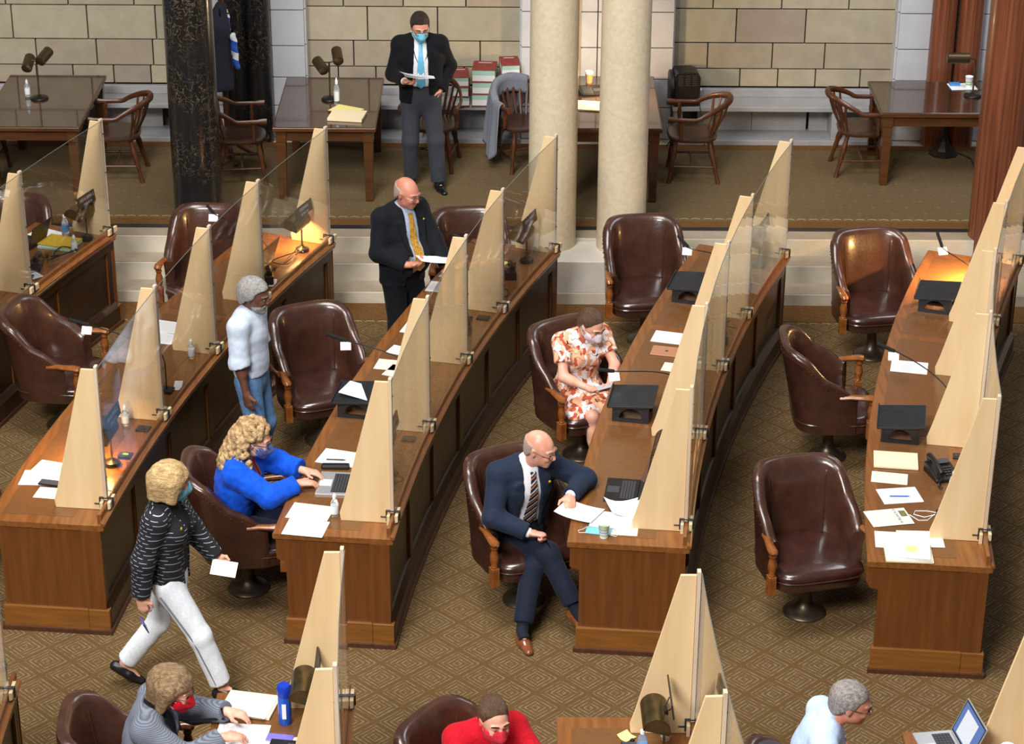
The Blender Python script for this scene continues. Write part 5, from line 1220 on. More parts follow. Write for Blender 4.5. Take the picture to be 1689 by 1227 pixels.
# ================================================================ things on the desks and tables
mat('lamp_bronze', (122, 106, 70), 0.32, 0.85, rgb2=(92, 78, 52), scale=10); mat('lamp_dark', (46, 40, 34), 0.4, 0.6); mat('plate_dark', (44, 38, 34), 0.4); mat('letter_pale', (196, 196, 200), 0.6)
mat('plastic_black', (22, 22, 24), 0.4, bump=0.02); mat('plastic_key', (62, 62, 66), 0.5); mat('foam_black', (18, 18, 20), 0.95); mat('riser_black', (34, 36, 40), 0.38, rgb2=(28, 30, 34), scale=20, bump=0.05)
mat('silver', (196, 198, 202), 0.3, 0.6); mat('white_plastic', (236, 238, 240), 0.4); mat('blue_label', (60, 140, 210), 0.5); mat('blue_bottle', (24, 84, 190), 0.3); mat('blue_lid', (16, 54, 170), 0.35)
mat('cup_white', (240, 240, 238), 0.6); mat('cup_green', (112, 190, 90), 0.6); mat('cup_kraft', (196, 150, 100), 0.7); mat('ipad_tan', (176, 124, 92), 0.35); mat('purple_case', (118, 108, 200), 0.35); mat('phone_black', (24, 24, 28), 0.2)
mat('book_red', (140, 52, 44), 0.6, rgb2=(122, 42, 36), scale=20); mat('page_green', (168, 200, 184), 0.85); mat('page_white', (226, 226, 222), 0.85); mat('gel_clear', (224, 228, 232), 0.15)
mat('pen_blue', (50, 110, 210), 0.35); mat('glow_bulb', (255, 214, 140), 0.5, emit=(255, 206, 130), estr=14.0)
mat('screen_lit', (70, 90, 130), 0.3, emit=(70, 96, 150), estr=0.5); mat('screen_page', (190, 196, 204), 0.4, emit=(190, 198, 210), estr=0.12); mat('screen_off', (60, 64, 74), 0.12)
T = 0.84
def on_desk(D, name, s, u, z=None, rz=0.0):
    o = empty(name, D.at(s, u, D.T if z is None else z), D.rot(s) + R(rz)); return o
LM = Matrix(((0, 0, 1, 0), (1, 0, 0, 0), (0, 1, 0, 0), (0, 0, 0, 1)))
def marks_part(name, n, size, material, parent, M, seed):
    # print too blurred to read: letter-sized strokes only
    rr = random.Random(seed); mb = MB(); x = -n * size * 0.33
    for i in range(n):
        w = size * rr.uniform(0.30, 0.52); mb.box(x, x + size * 0.12, -size * 0.34, size * 0.34, 0, 0.0006, M)
        if rr.random() < 0.7: y = rr.choice((-0.28, 0.0, 0.28)) * size; mb.box(x, x + w, y - size * 0.06, y + size * 0.06, 0, 0.0006, M)
        if rr.random() < 0.6: mb.box(x + w - size * 0.1, x + w, -size * 0.34, size * 0.30, 0, 0.0006, M)
        x += size * 0.66
    return stuff(mb.build(name, material, parent))
def desk_lamp(D, s, u, lines, label, lit=False):
    r_ = on_desk(D, 'desk_lamp', s, u)
    MB().lathe([(0.058, 0), (0.06, 0.012), (0.056, 0.03), (0.045, 0.034), (0.02, 0.042), (0.009, 0.06)], 24).build('base', 'lamp_dark', r_, smooth=True, angle=50)
    MB().tube([(0, 0, 0.03), (0, 0, 0.30)], 0.0075, 10).build('post', 'lamp_bronze', r_, smooth=True)
    MB().tube([(0, -0.03, 0.295), (0, 0.03, 0.295)], 0.016, 10).build('bracket', 'lamp_dark', r_, smooth=True)
    n = 14; prof = []
    for i in range(n + 1): a = R(-25) + R(200) * i / n; prof.append((-0.055 + 0.078 * math.cos(a), 0.245 + 0.078 * math.sin(a)))
    for i in range(n, -1, -1): a = R(-25) + R(200) * i / n; prof.append((-0.055 + 0.073 * math.cos(a), 0.245 + 0.073 * math.sin(a)))
    sh = MB().rings([[(x, y, z) for x, z in prof] for y in (-0.135, -0.05, 0.05, 0.135)]).build('shade', 'lamp_bronze', r_, smooth=True, angle=40)
    for y in (-0.135, 0.132):
        pl = [(-0.055 + 0.076 * math.cos(R(-25) + R(200) * i / n), 0.245 + 0.076 * math.sin(R(-25) + R(200) * i / n)) for i in range(n + 1)]
        MB().rings([[(x, y, z) for x, z in pl], [(x, y + 0.003, z) for x, z in pl]]).build('end_cap', 'lamp_bronze', sh)
    MB().tube([(-0.05, -0.10, 0.262), (-0.05, 0.10, 0.262)], 0.014, 10).build('bulb_tube', 'glow_bulb' if lit else 'white_plastic', sh, smooth=True)
    MB().tube([(-0.06, 0.12, 0.22), (-0.06, 0.12, 0.15)], 0.0025, 6).build('pull_chain', 'lamp_bronze', sh)
    tl = Matrix.Translation((0.028, 0, 0.385)) @ Matrix.Rotation(R(-8), 4, 'Y')
    pt = MB().box(-0.005, 0.005, -0.155, 0.155, -0.05, 0.05, tl).build('nameplate', 'plate_dark', r_, bevel=0.0015, seg=1)
    for i, (tx, sz) in enumerate(lines):
        if tx is None: marks_part('lettering', 9 - i, sz, 'letter_pale', pt, tl @ Matrix.Translation((0.0055, 0, 0.016 - 0.045 * i)) @ LM, 6 + i); continue
        text_part('lettering', tx, sz, 'letter_pale', pt, tl @ Matrix.Translation((0.0055, 0, 0.016 - 0.045 * i)) @ LM, 0.0006)
    for y in (-0.06, 0.06): MB().tube([(0.0, y * 0.4, 0.30), (0.026, y, 0.345)], 0.004, 6).build('plate_arm', 'lamp_dark', r_)
    if lit:
        l = bpy.data.lights.new('lamp_light', 'AREA'); l.shape = 'RECTANGLE'; l.size = 0.05; l.size_y = 0.2; l.energy = 2.2 if lit is True else lit; l.color = (1.0, 0.56, 0.19)
        lo = bpy.data.objects.new('lamp_light', l); link(lo, r_); lo.location = (-0.062, 0, 0.236); lo.rotation_euler = (0, R(24), 0)
    return tag(r_, label, 'lamp', 'bronze desk lamps with nameplates')
D0, D1, D2, D3, D4 = (DK['D%d' % i] for i in range(5)); F0, F1, F2, F3 = (EK['E%d' % i] for i in range(4))
nm = lambda a, b: [(a, 0.040), (b, 0.026)]
desk_lamp(D0, 4.97, 0.64, nm(None, None), 'bronze desk lamp with nameplate next to the clear bottles on the far left desk')
desk_lamp(D1, 0.86, 0.63, nm(None, None), 'lit bronze desk lamp with nameplate casting orange glow near the left desk end', 13.0)
desk_lamp(D1, 4.90, 0.62, nm('ERDMAN', 'DISTRICT 47'), 'lit bronze desk lamp with nameplate above tangled cables', 9.0)
desk_lamp(D2, 0.90, 0.64, nm(None, None), 'bronze desk lamp seen through acrylic beside the typing woman\'s plywood fin')
desk_lamp(D2, 4.84, 0.62, nm(None, None), 'bronze desk lamp with nameplate left of the cream columns')
desk_lamp(D3, 4.86, 0.62, nm(None, None), 'bronze desk lamp blurred behind acrylic at the far end of the centre right desk')
desk_lamp(D3, 0.95, 0.63, nm(None, None), 'bronze desk lamp hidden behind the plywood fin by the man in navy suit')
desk_lamp(D4, 4.55, 0.60, nm(None, None), 'lit bronze desk lamp glowing behind the fins of the right desk', 40.0)
desk_lamp(F1, 2.28, 0.60, nm(None, None), 'bronze desk lamp beside the blue water bottle at the bottom')
desk_lamp(F2, 2.24, 0.60, nm(None, None), 'brass desk lamp mirrored in the acrylic at bottom centre')

def desk_phone(D, s, u, rz, label):
    r_ = on_desk(D, 'desk_telephone', s, u, rz=rz)
    M_ = Matrix.Rotation(R(90), 4, 'X') @ Matrix.Identity(4)
    bd = MB(); bd.rings([[(x, -0.11, 0), (x, 0.11, 0), (x, 0.11, 0.075), (x, 0.06, 0.07), (x, -0.10, 0.03), (x, -0.11, 0.022)] for x in (-0.09, 0.09)]); b_ = bd.build('base', 'plastic_black', r_, bevel=0.006)
    MB().box(-0.01, 0.075, 0.035, 0.085, 0.0, 0.004, Matrix.Translation((0, 0, 0.071)) @ Matrix.Rotation(R(10), 4, 'X')).build('display', 'screen_off', b_)
    for i in range(4):
        for j in range(3):
            MB().box(0.0 + j * 0.024, 0.017 + j * 0.024, -0.075 + i * 0.024, -0.06 + i * 0.024, 0, 0.004, Matrix.Translation((0, 0, 0.0)) @ Matrix.Translation((0, 0, 0.041 + 0.0065 * i))).build('key', 'plastic_key', b_)
    h = MB().tube([(-0.055, -0.11, 0.075), (-0.055, -0.085, 0.083), (-0.055, -0.03, 0.105), (-0.055, 0.03, 0.12), (-0.055, 0.085, 0.117), (-0.055, 0.11, 0.112)], [0.021, 0.024, 0.016, 0.016, 0.024, 0.021], 12).build('handset', 'plastic_black', r_, smooth=True)
    for y, z in ((-0.09, 0.065), (0.09, 0.098)): MB().lathe([(0.024, -0.012), (0.026, 0.01)], 14, at=(-0.055, y, z)).build('ear_piece', 'plastic_black', h, smooth=True)
    c = [(-0.055 - 0.05 * math.sin(t) + 0.006 * math.cos(9 * t), -0.12 - 0.04 * t, 0.012 + 0.012 * (1 + math.sin(9 * t)) + 0.05 * max(0, 0.4 - t)) for t in [k * 0.05 for k in range(44)]]
    MB().tube(c, 0.004, 6).build('cord', 'plastic_black', r_, smooth=True)
    return tag(r_, label, 'telephone', 'black desk telephones')
desk_phone(D0, 4.28, 0.50, 200, 'black desk telephone by the yellow folder at far left')
desk_phone(D1, 4.20, 0.58, 205, 'black desk telephone amid cables before the lit lamp')
desk_phone(D2, 4.50, 0.55, 205, 'black desk telephone at the far end of the second desk row')
desk_phone(D2, 3.35, 0.55, 200, 'black desk telephone in the middle bay beside the reading bald man')
desk_phone(D3, 4.40, 0.58, 200, 'black desk telephone behind acrylic at the far end of the centre right desk')
desk_phone(D3, 3.30, 0.62, 200, 'black desk telephone behind acrylic, middle of the centre right desk')
desk_phone(D3, 1.24, 0.58, 205, 'black desk telephone whose looped cord shows by the open black laptop')
desk_phone(D4, 1.12, 0.53, 25, 'black desk telephone on the right desk next to the manila folder')
desk_phone(F2, 1.95, 0.56, 200, 'black desk telephone below the brass lamp at bottom centre')

def gooseneck(D, bs, bu, p0, p1, label, tag_=True):
    """microphone: base on the desk, neck to p1 (tail of the head), head to p0 (tip); p = (s, u, z)"""
    r_ = on_desk(D, 'gooseneck_microphone', bs, bu); inv = r_.matrix_basis.inverted()
    L_ = lambda q: inv @ D.at(*q)
    b = Vector((0, 0, 0)); tip, tail = L_(p0), L_(p1)
    MB().lathe([(0.03, 0), (0.031, 0.006), (0.02, 0.014), (0.008, 0.03)], 16).build('base', 'plastic_black', r_, smooth=True)
    c1, c2 = Vector((0, 0, 0.24)), tail + (tail - tip).normalized() * 0.14 + Vector((0, 0, 0.0))
    pts = []
    for i in range(19):
        t = i / 18; pts.append(((1 - t) ** 3) * Vector((0, 0, 0.02)) + 3 * (1 - t) ** 2 * t * c1 + 3 * (1 - t) * t * t * c2 + t ** 3 * tail)
    MB().tube(pts, 0.0045, 8).build('neck', 'plastic_black', r_, smooth=True)
    h = MB().tube([tail, tail.lerp(tip, 0.05), tail.lerp(tip, 0.95), tip], [0.009, 0.014, 0.014, 0.008], 12).build('mic_head', 'foam_black', r_, smooth=True)
    if tag_:
        q = tail.lerp(tip, 0.06)
        tg = MB().box(-0.04, 0.04, -0.001, 0.001, -0.075, -0.012).build('paper_tag', 'paper_white', r_); tg.location = q; tg.rotation_euler = (R(-35), 0, R(rnd.uniform(-15, 15)) - r_.rotation_euler[2])
        MB().tube([(-0.01, 0, -0.015), (-0.006, 0, 0.012), (0.006, 0, 0.012), (0.01, 0, -0.015)], 0.0015, 5).build('tie_loop', 'paper_white', tg)
    return tag(r_, label, 'microphone', 'tagged gooseneck microphones')
gooseneck(D4, 4.38, 0.62, (4.90, 0.11, 1.12), (4.60, 0.21, 1.12), 'tagged gooseneck microphone before the red marble column')
gooseneck(D4, 2.15, 0.60, (2.59, -0.02, 1.12), (2.49, 0.12, 1.12), 'tagged gooseneck microphone above the middle of the right desk')
gooseneck(D3, 4.60, 0.44, (4.62, -0.03, 1.12), (4.42, 0.117, 1.12), 'tagged gooseneck microphone at the empty chair before the cream columns')
gooseneck(D3, 2.30, 0.55, (2.0, -0.05, 1.12), (2.0, 0.075, 1.12), 'tagged gooseneck microphone reaching across to the girl in orange dress')
gooseneck(D2, 2.35, 0.50, (2.46, -0.252, 1.12), (2.38, -0.06, 1.12), 'tagged gooseneck microphone hovering over the empty chair behind the man in sweatshirt')
gooseneck(D2, 4.66, 0.34, (4.89, -0.333, 1.12), (4.67, -0.15, 1.12), 'tagged gooseneck microphone at the shoulder of the bald man with gold tie')
gooseneck(D1, 2.40, 0.45, (2.52, -0.33, 1.12), (2.46, -0.135, 1.12), 'tagged gooseneck microphone over the leftmost leather chair')
gooseneck(D1, 4.70, 0.40, (4.92, -0.293, 1.12), (4.78, -0.15, 1.12), 'tagged gooseneck microphone against the black marble column')
def stand_mic(D, s, u, label):
    r_ = on_desk(D, 'upright_microphone', s, u)
    MB().box(-0.05, 0.05, -0.05, 0.05, 0, 0.022).build('base', 'plastic_black', r_, bevel=0.006)
    MB().tube([(0, 0, 0.02), (0, 0, 0.24), (-0.02, 0.0, 0.31), (-0.07, 0, 0.335)], 0.005, 8).build('stem', 'plastic_black', r_, smooth=True)
    MB().tube([(-0.07, 0, 0.335), (-0.13, 0, 0.33)], 0.011, 10).build('mic_head', 'foam_black', r_, smooth=True)
    return tag(r_, label, 'microphone')
stand_mic(D1, 2.05, 0.64, 'slim black upright microphone behind the second acrylic bay, left desk'); stand_mic(D1, 4.02, 0.62, 'slim black upright microphone above the grey-haired man\'s head'); stand_mic(D0, 4.05, 0.58, 'slim black upright microphone by the fin at far left')

def riser(D, s, u, label, rz=0):
    r_ = on_desk(D, 'laptop_riser', s, u, rz=rz)
    MB().box(-0.17, 0.17, -0.155, 0.155, -0.008, 0.008, Matrix.Translation((0, 0, 0.158)) @ Matrix.Rotation(R(-5), 4, 'Y') @ Matrix.Rotation(R(6), 4, 'X')).build('top_board', 'riser_black', r_, bevel=0.003)
    MB().box(-0.172, -0.164, -0.155, 0.155, 0.0, 0.022, Matrix.Translation((0, 0, 0.158)) @ Matrix.Rotation(R(-5), 4, 'Y') @ Matrix.Rotation(R(6), 4, 'X')).build('front_lip', 'riser_black', r_, bevel=0.002)
    for y in (-0.11, 0.11):
        h_ = 0.147 + 0.105 * y
        poly = [(-0.135, 0.0), (0.135, 0.0), (0.135, h_ + 0.006), (-0.135, h_ - 0.012)]
        # arch cut: outline as a bridge of two halves
        arch = [(0.085 * math.cos(R(180) * i / 12), 0.03 + 0.082 * math.sin(R(180) * i / 12)) for i in range(13)]
        M_ = Matrix.Translation((0, y, 0)) @ Matrix.Rotation(R(90), 4, 'X')
        mb = MB(); out = [(-0.135, 0.0), (0.135, 0.0), (0.135, h_), (-0.135, h_)]
        A = [(0.135, 0.03)] + [(0.135, h_)] + [(-0.135, h_)] + [(-0.135, 0.03)]
        segs = [(arch[i], arch[i + 1]) for i in range(12)]
        for (x0, z0), (x1, z1) in segs: mb.prism([(x1, z1), (x0, z0), (x0, h_), (x1, h_)], -0.006, 0.006, M_)
        mb.prism([(0.085, 0.0), (0.135, 0.0), (0.135, h_), (0.085, h_)], -0.006, 0.006, M_); mb.prism([(-0.135, 0.0), (-0.085, 0.0), (-0.085, h_), (-0.135, h_)], -0.006, 0.006, M_); mb.prism([(-0.085, 0.0), (0.085, 0.0), (0.085, 0.03), (-0.085, 0.03)], -0.006, 0.006, M_)
        bm_o = mb.build('side_panel', 'riser_black', r_)
        me = bm_o.data; bm = bmesh.new(); bm.from_mesh(me); bmesh.ops.remove_doubles(bm, verts=bm.verts, dist=0.0004); bm.to_mesh(me); bm.free()
    return tag(r_, label, 'stand', 'black laptop risers')
riser(D2, 1.80, 0.20, 'black arched riser stand with papers, beside the empty chair of the second desk'); riser(D3, 1.86, 0.24, 'black arched riser stand next to the girl in the orange dress'); riser(D3, 4.02, 0.26, 'black arched riser stand at the far empty chair of the centre right desk')
riser(D4, 3.98, 0.29, 'black arched riser stand lit by the lamp glow on the right desk'); riser(D4, 1.66, 0.23, 'black arched riser stand above the manila folder on the right desk')

def laptop(loc, rz, label, body='silver', keys='plastic_key', lid=108, screen='screen_off', w=0.33, d=0.23, page=False):
    r_ = empty('laptop', loc, rz)
    b_ = MB().box(-w / 2, w / 2, -d / 2, d / 2, 0, 0.015).build('base', body, r_, bevel=0.004)
    MB().box(-w / 2 + 0.03, w / 2 - 0.03, -0.01, d / 2 - 0.02, 0.015, 0.0158).build('keyboard_well', 'plastic_black', b_)
    for i in range(5):
        for j in range(11):
            MB().box(-w / 2 + 0.034 + j * (w - 0.068) / 11, -w / 2 + 0.034 + (j + 0.82) * (w - 0.068) / 11, -0.006 + i * 0.0195, 0.009 + i * 0.0195, 0.0158, 0.0175).build('key', keys, b_)
    MB().box(-0.045, 0.045, -d / 2 + 0.012, -0.02, 0.015, 0.0155).build('trackpad', keys if body != 'silver' else 'white_plastic', b_)
    M_ = Matrix.Translation((0, d / 2, 0.012)) @ Matrix.Rotation(R(lid - 180), 4, 'X')
    l_ = MB().box(-w / 2, w / 2, -d, 0.0, 0.0, 0.007, Matrix.Translation((0, d / 2, 0.012)) @ Matrix.Rotation(-R(lid), 4, 'X')).build('lid', body if body == 'silver' else 'plastic_black', r_, bevel=0.002)
    MS = Matrix.Translation((0, d / 2, 0.012)) @ Matrix.Rotation(-R(lid), 4, 'X')
    sc = MB().box(-w / 2 + 0.008, w / 2 - 0.008, -d + 0.008, -0.012, -0.0006, 0.0, MS).build('bezel', 'plastic_black', l_)
    MB().box(-w / 2 + 0.016, w / 2 - 0.016, -d + 0.016, -0.022, -0.0010, -0.0006, MS).build('screen', screen, l_)
    if page: MB().box(-w / 2 + 0.06, w / 2 - 0.09, -d + 0.04, -0.03, -0.0013, -0.0010, MS).build('document', 'screen_page', l_)
    return tag(r_, label, 'laptop')
# lid hinge sits on local +y; the user is on local -y
laptop(D2.at(0.70, 0.285), D2.rot(0.7) - R(90) + R(4), 'open silver laptop under the hands of the woman in blue')
laptop(D3.at(0.72, 0.31), D3.rot(0.7) - R(90), 'open black laptop beside the bald man in navy suit', 'plastic_black')
laptop(D0.at(4.70, 0.19), D0.rot(4.7) - R(90), 'dark open laptop by the yellow folder at far left', 'plastic_black', w=0.30, d=0.22)
laptop(D1.at(4.45, 0.36), D1.rot(4.4) - R(90), 'black open laptop in front of the lit lamp with cables', 'plastic_black', w=0.32, d=0.24)
laptop(F3.at(2.43, 0.19), F3.rot(2.4) - R(82), 'silver laptop with lit document screen at lower right', lid=112, screen='screen_lit', page=True)
laptop(F1.at(1.95, 0.45), F1.rot(1.9) - R(100), 'grey laptop edge at the bottom by the purple phone', 'plastic_black', lid=100)
laptop((0.76, 21.36, PZ + 0.762), R(96), 'laptop glimpsed between the cream columns', 'plastic_black', w=0.30, d=0.21, lid=120)

# sheets of paper; (desk, s, u, turn, width, length, material, label)
P_ = lambda D, s, u, rz, w, l, m_, lb, z=0.0, g=None, curl=0.0, t=0.0015: paper('paper_sheet', *D.at(s, u)[:2], D.T + 0.0022 + z, D.rot(s) + R(rz), w, l, m_, lb, g, t=t, curl=curl)
P_(D1, 0.72, 0.24, 80, .215, .28, 'paper_text', 'white sheet lying topmost at the near end of the left desk', 0.004)
P_(D1, 0.60, 0.20, 95, .215, .28, 'paper_white', 'white sheet partly under another at the near end of the left desk', 0.0005)
P_(D1, 0.40, 0.33, 88, .15, .20, 'paper_white', 'small white sheet beneath the black phone on the left desk'); P_(D1, 0.52, 0.665, 30, .09, .12, 'paper_white', 'white card in the lamp glow on the left desk')
P_(D1, 3.12, 0.22, 88, .215, .28, 'paper_text', 'white sheet behind the second plywood fin of the left desk'); P_(D1, 2.92, 0.24, 92, .2, .26, 'paper_text', 'white sheet nearer the camera behind the second fin of the left desk')
P_(D2, 0.30, 0.20, 84, .215, .29, 'paper_cream', 'cream printed sheet in front of the silver laptop'); P_(D2, 0.09, 0.21, 86, .215, .28, 'paper_white', 'blank white sheet at the near edge of the second desk')
P_(D2, 1.08, 0.24, 82, .22, .30, 'paper_text', 'white sheet with a pen beyond the silver laptop')
P_(D2, 3.28, 0.24, 90, .2, .28, 'paper_white', 'white sheet by the plywood fin behind the empty chair of the second desk'); P_(D2, 2.86, 0.22, 80, .15, .2, 'paper_white', 'small white sheet at the middle of the second desk'); P_(D2, 2.60, 0.20, 92, .18, .2, 'paper_cream', 'cream sheet sticking out behind the black riser of the second desk'); P_(D2, 2.50, 0.34, 80, .2, .26, 'paper_cream', 'cream printed sheet leaning towards the plywood fin of the second desk')
P_(D2, 4.10, 0.16, 95, .21, .28, 'paper_text', 'white sheet on the desk below the bald man\'s papers'); P_(D2, 4.38, 0.18, 85, .21, .28, 'paper_white', 'white sheet farther along below the bald man\'s left hand'); P_(D2, 3.95, 0.36, 85, .21, .28, 'paper_text', 'white sheet touching the fin next to the bald man with gold tie')
P_(D3, 3.24, 0.28, 90, .215, .29, 'paper_text', 'printed sheet lying beyond the tan tablet'); P_(D3, 2.72, 0.40, 88, .15, .16, 'paper_cream', 'cream note next to the tan tablet')
P_(D3, 0.37, 0.05, 68, .215, .28, 'paper_text', 'printed page under the seated bald man\'s hand', 0.014, curl=0.02); P_(D3, 0.30, 0.28, 84, .215, .28, 'paper_white', 'white document lying under the turned page at the bald man\'s desk', 0.003, t=0.006)
P_(D3, 0.46, 0.36, 110, .215, .26, 'paper_white', 'turned-up white page curling by the black laptop', 0.012, curl=0.05); P_(D3, 0.22, 0.34, 90, .2, .24, 'paper_cream', 'cream sheet peeking out under the documents by the mask')
P_(D4, 1.02, 0.17, 88, .16, .25, 'paper_cream', 'cream printed sheet sticking out from under the manila folder'); P_(D4, 0.78, 0.24, 106, .215, .28, 'paper_text', 'white sheet with a blue pen on it')
P_(D4, 0.17, 0.20, 90, .215, .28, 'paper_text', 'white sheet beneath the left of the document pile'); P_(D4, 0.20, 0.36, 94, .215, .30, 'paper_text', 'white sheet at the foot of the nearest right fin', 0.003)
P_(D4, 2.82, 0.22, 92, .21, .28, 'paper_text', 'white sheet alone in the middle of the right desk')
P_(F1, 2.44, 0.20, 75, .215, .29, 'paper_form', 'handwritten form lying on a manila folder at the bottom', 0.022); P_(F1, 2.18, 0.19, 84, .215, .30, 'paper_text', 'printed sheet under the form at the bottom', 0.001); P_(F1, 1.95, 0.17, 80, .215, .30, 'paper_text', 'printed page at the lower edge before the red-masked woman')
P_(F1, 2.06, 0.42, 92, .18, .26, 'paper_cream', 'cream ruled notebook page near the bottom plywood fin'); P_(F2, 1.95, 0.22, 80, .2, .1, 'paper_white', 'white slip at the lower edge of the bottom centre desk')
fo = P_(F1, 2.46, 0.21, 78, .24, .31, 'folder_manila', 'manila folder under the handwritten form', 0.004, t=0.014)
fo = P_(D4, 1.27, 0.21, 92, .24, .31, 'folder_manila', 'closed manila folder on the right desk', 0.004, t=0.012)
for i, (m_, w, l, rz, lb) in enumerate((('folder_manila', .23, .31, 92, 'manila folder at the base of the document pile'), ('paper_white', .22, .29, 90, 'thick white document in the middle of the pile'), ('paper_text', .215, .28, 88, 'annotated white page on top of the document pile'))):
    P_(D4, -0.01, 0.27, rz, w, l, m_, lb, 0.005 + i * 0.012, 'pile of documents on the right desk', t=0.011)
P_(D4, 0.0, 0.29, 90, .075, .075, 'paper_yellow', 'yellow sticky note on the document pile', 0.0415)
P_(D0, 4.80, 0.47, 90, .24, .31, 'folder_yellow', 'mustard yellow folder on the far left desk', 0.02, t=0.008); P_(D0, 4.78, 0.48, 94, .24, .31, 'page_green', 'pale green binder under the yellow folder', 0.0, t=0.016)
P_(D0, 4.95, 0.24, 80, .2, .27, 'paper_white', 'white sheet behind the dark laptop at far left'); P_(D0, 4.12, 0.62, 60, .1, .12, 'paper_text', 'blue-white printed card by the far left fin')
P_(D1, 4.18, 0.68, 20, .06, .16, 'paper_text', 'small printed card strip on the left desk by the rail'); P_(D1, 2.16, 0.69, 15, .06, .16, 'paper_text', 'small printed card strip beneath the upright microphone'); P_(D2, 3.98, 0.67, 10, .05, .20, 'paper_text', 'printed card strip along the rail of the second desk')
P_(D2, 4.70, 0.34, 80, .2, .26, 'paper_yellow', 'yellow pad behind acrylic near the cream columns')
# the newsletter with its title and picture
nl = P_(D4, 0.46, 0.16, 288, .22, .29, 'paper_green', 'pale newsletter with a picture and bold title on the right desk', 0.004)
marks_part('title', 12, 0.026, 'plastic_key', nl, Matrix.Translation((0, 0.065, 0.0016)), 4)
MB().box(-0.075, 0.005, 0.09, 0.135, 0.0016, 0.0022).build('picture', mat('news_photo', (120, 116, 70), 0.8, rgb2=(84, 96, 70), scale=40), nl)
P_(D2, 1.80, 0.22, 80, .21, .28, 'paper_text', 'printed sheet lying on the black riser of the second desk', 0.168).rotation_euler[0] = R(6)
# riser papers, loose notes
pn = MB().tube([(-0.07, 0, 0), (0.05, 0, 0), (0.068, 0, 0)], [0.0045, 0.005, 0.002], 8).build('pen', 'pen_blue', None, smooth=True); pn.location = D4.at(0.76, 0.24, T + 0.010); pn.rotation_euler = (0, 0, D4.rot(0.8) + R(8)); tag(pn, 'blue pen on the white sheet of the right desk', 'pen')
pn = MB().tube([(-0.07, 0, 0), (0.05, 0, 0), (0.068, 0, 0)], [0.0045, 0.005, 0.002], 8).build('pen', 'plastic_black', None, smooth=True); pn.location = D2.at(1.04, 0.22, T + 0.010); pn.rotation_euler = (0, 0, D2.rot(1) + R(5)); tag(pn, 'black pen on the sheet beyond the silver laptop', 'pen')
o = MB().box(-0.10, 0.10, -0.03, 0.03, 0, 0.03).build('glasses_case', 'plastic_black', None, bevel=0.012); o.location = D2.at(0.93, 0.24, T + 0.004); o.rotation_euler = (0, 0, D2.rot(.9) + R(8)); tag(o, 'black glasses case behind the silver laptop', 'case')
# note with binder clip on the bottom centre desk
nt = P_(F2, 2.40, 0.40, 40, .08, .08, 'paper_yellow', 'yellow note with a binder clip at bottom centre', curl=0.015); MB().box(-0.012, 0.012, -0.058, -0.036, -0.001, 0.012).build('binder_clip', 'plastic_black', nt, bevel=0.003)

def flat_phone(loc, rz, label, m_='phone_black', w=0.075, l=0.155):
    o = MB().box(-w / 2, w / 2, -l / 2, l / 2, 0, 0.009).build('mobile_phone', m_, None, bevel=0.004); o.location = loc; o.rotation_euler = (0, 0, rz); MB().box(-w / 2 + 0.004, w / 2 - 0.004, -l / 2 + 0.006, l / 2 - 0.006, 0.009, 0.0094).build('screen', 'screen_off' if m_ == 'phone_black' else m_, o); return tag(o, label, 'phone')
flat_phone(D1.at(0.52, 0.29, T + 0.012), D1.rot(.5) + R(85), 'black phone resting on papers at the left desk end'); flat_phone(F2.at(2.31, 0.44, T + 0.002), F2.rot(2.2) + R(88), 'black phone by the water bottle at bottom centre'); flat_phone(F1.at(2.14, 0.41, T + 0.002), F1.rot(2.2) + R(80), 'phone in a purple case by the bottom plywood fin', 'purple_case')
o = MB().box(-0.12, 0.12, -0.085, 0.085, 0, 0.010).build('tablet', 'ipad_tan', None, bevel=0.004); o.location = D3.at(2.98, 0.30, T + 0.002); o.rotation_euler = (0, 0, D3.rot(3) + R(2)); MB().lathe([(0.014, 0.010), (0.014, 0.0106)], 14).build('emblem', 'plastic_key', o); tag(o, 'tan closed tablet near the girl in the orange dress', 'tablet')
def sanitizer(loc, label, h=0.15):
    r_ = empty('sanitizer_bottle', loc)
    MB().lathe([(0.024, 0), (0.027, 0.004), (0.027, h * 0.62), (0.020, h * 0.72), (0.011, h * 0.76), (0.011, h * 0.80)], 16).build('bottle', 'clear_plastic', r_, smooth=True, angle=50)
    MB().lathe([(0.013, h * 0.79), (0.013, h * 0.93), (0.008, h * 0.95), (0.006, h * 1.02)], 12).build('cap', 'white_plastic', r_, smooth=True, angle=50)
    MB().lathe([(0.0275, h * 0.15), (0.0278, h * 0.16), (0.0278, h * 0.5), (0.0275, h * 0.51)], 16).build('label', 'gel_clear', r_, smooth=True)
    return tag(r_, label, 'bottle', 'hand sanitizer bottles')
sanitizer(D1.at(1.46, 0.53, T + 0.002), 'clear sanitizer bottle against the second fin of the left desk', 0.16); sanitizer(D1.at(2.64, 0.62, T + 0.002), 'clear sanitizer bottle against the third fin behind the man in sweatshirt', 0.16); sanitizer(D2.at(0.27, 0.375, T + 0.002), 'clear sanitizer bottle on the blonde woman\'s papers by the fin', 0.17)
sanitizer(D4.at(0.88, 0.60, T + 0.002), 'clear sanitizer bottle behind the nearest right fin', 0.17); sanitizer(D0.at(4.70, 0.672, T + 0.002), 'clear sanitizer bottle on the far left desk by the rail', 0.15); sanitizer((-4.71, 21.10, PZ + 0.762), 'clear bottle by the twin lamp on the upper left table', 0.17); sanitizer((-1.70, 20.92, PZ + 0.762), 'tall clear bottle by the twin lamp on the second gallery table', 0.26); sanitizer(F2.at(2.38, 0.62, T + 0.002), 'clear sanitizer bottle behind the brass lamp at bottom centre', 0.16)
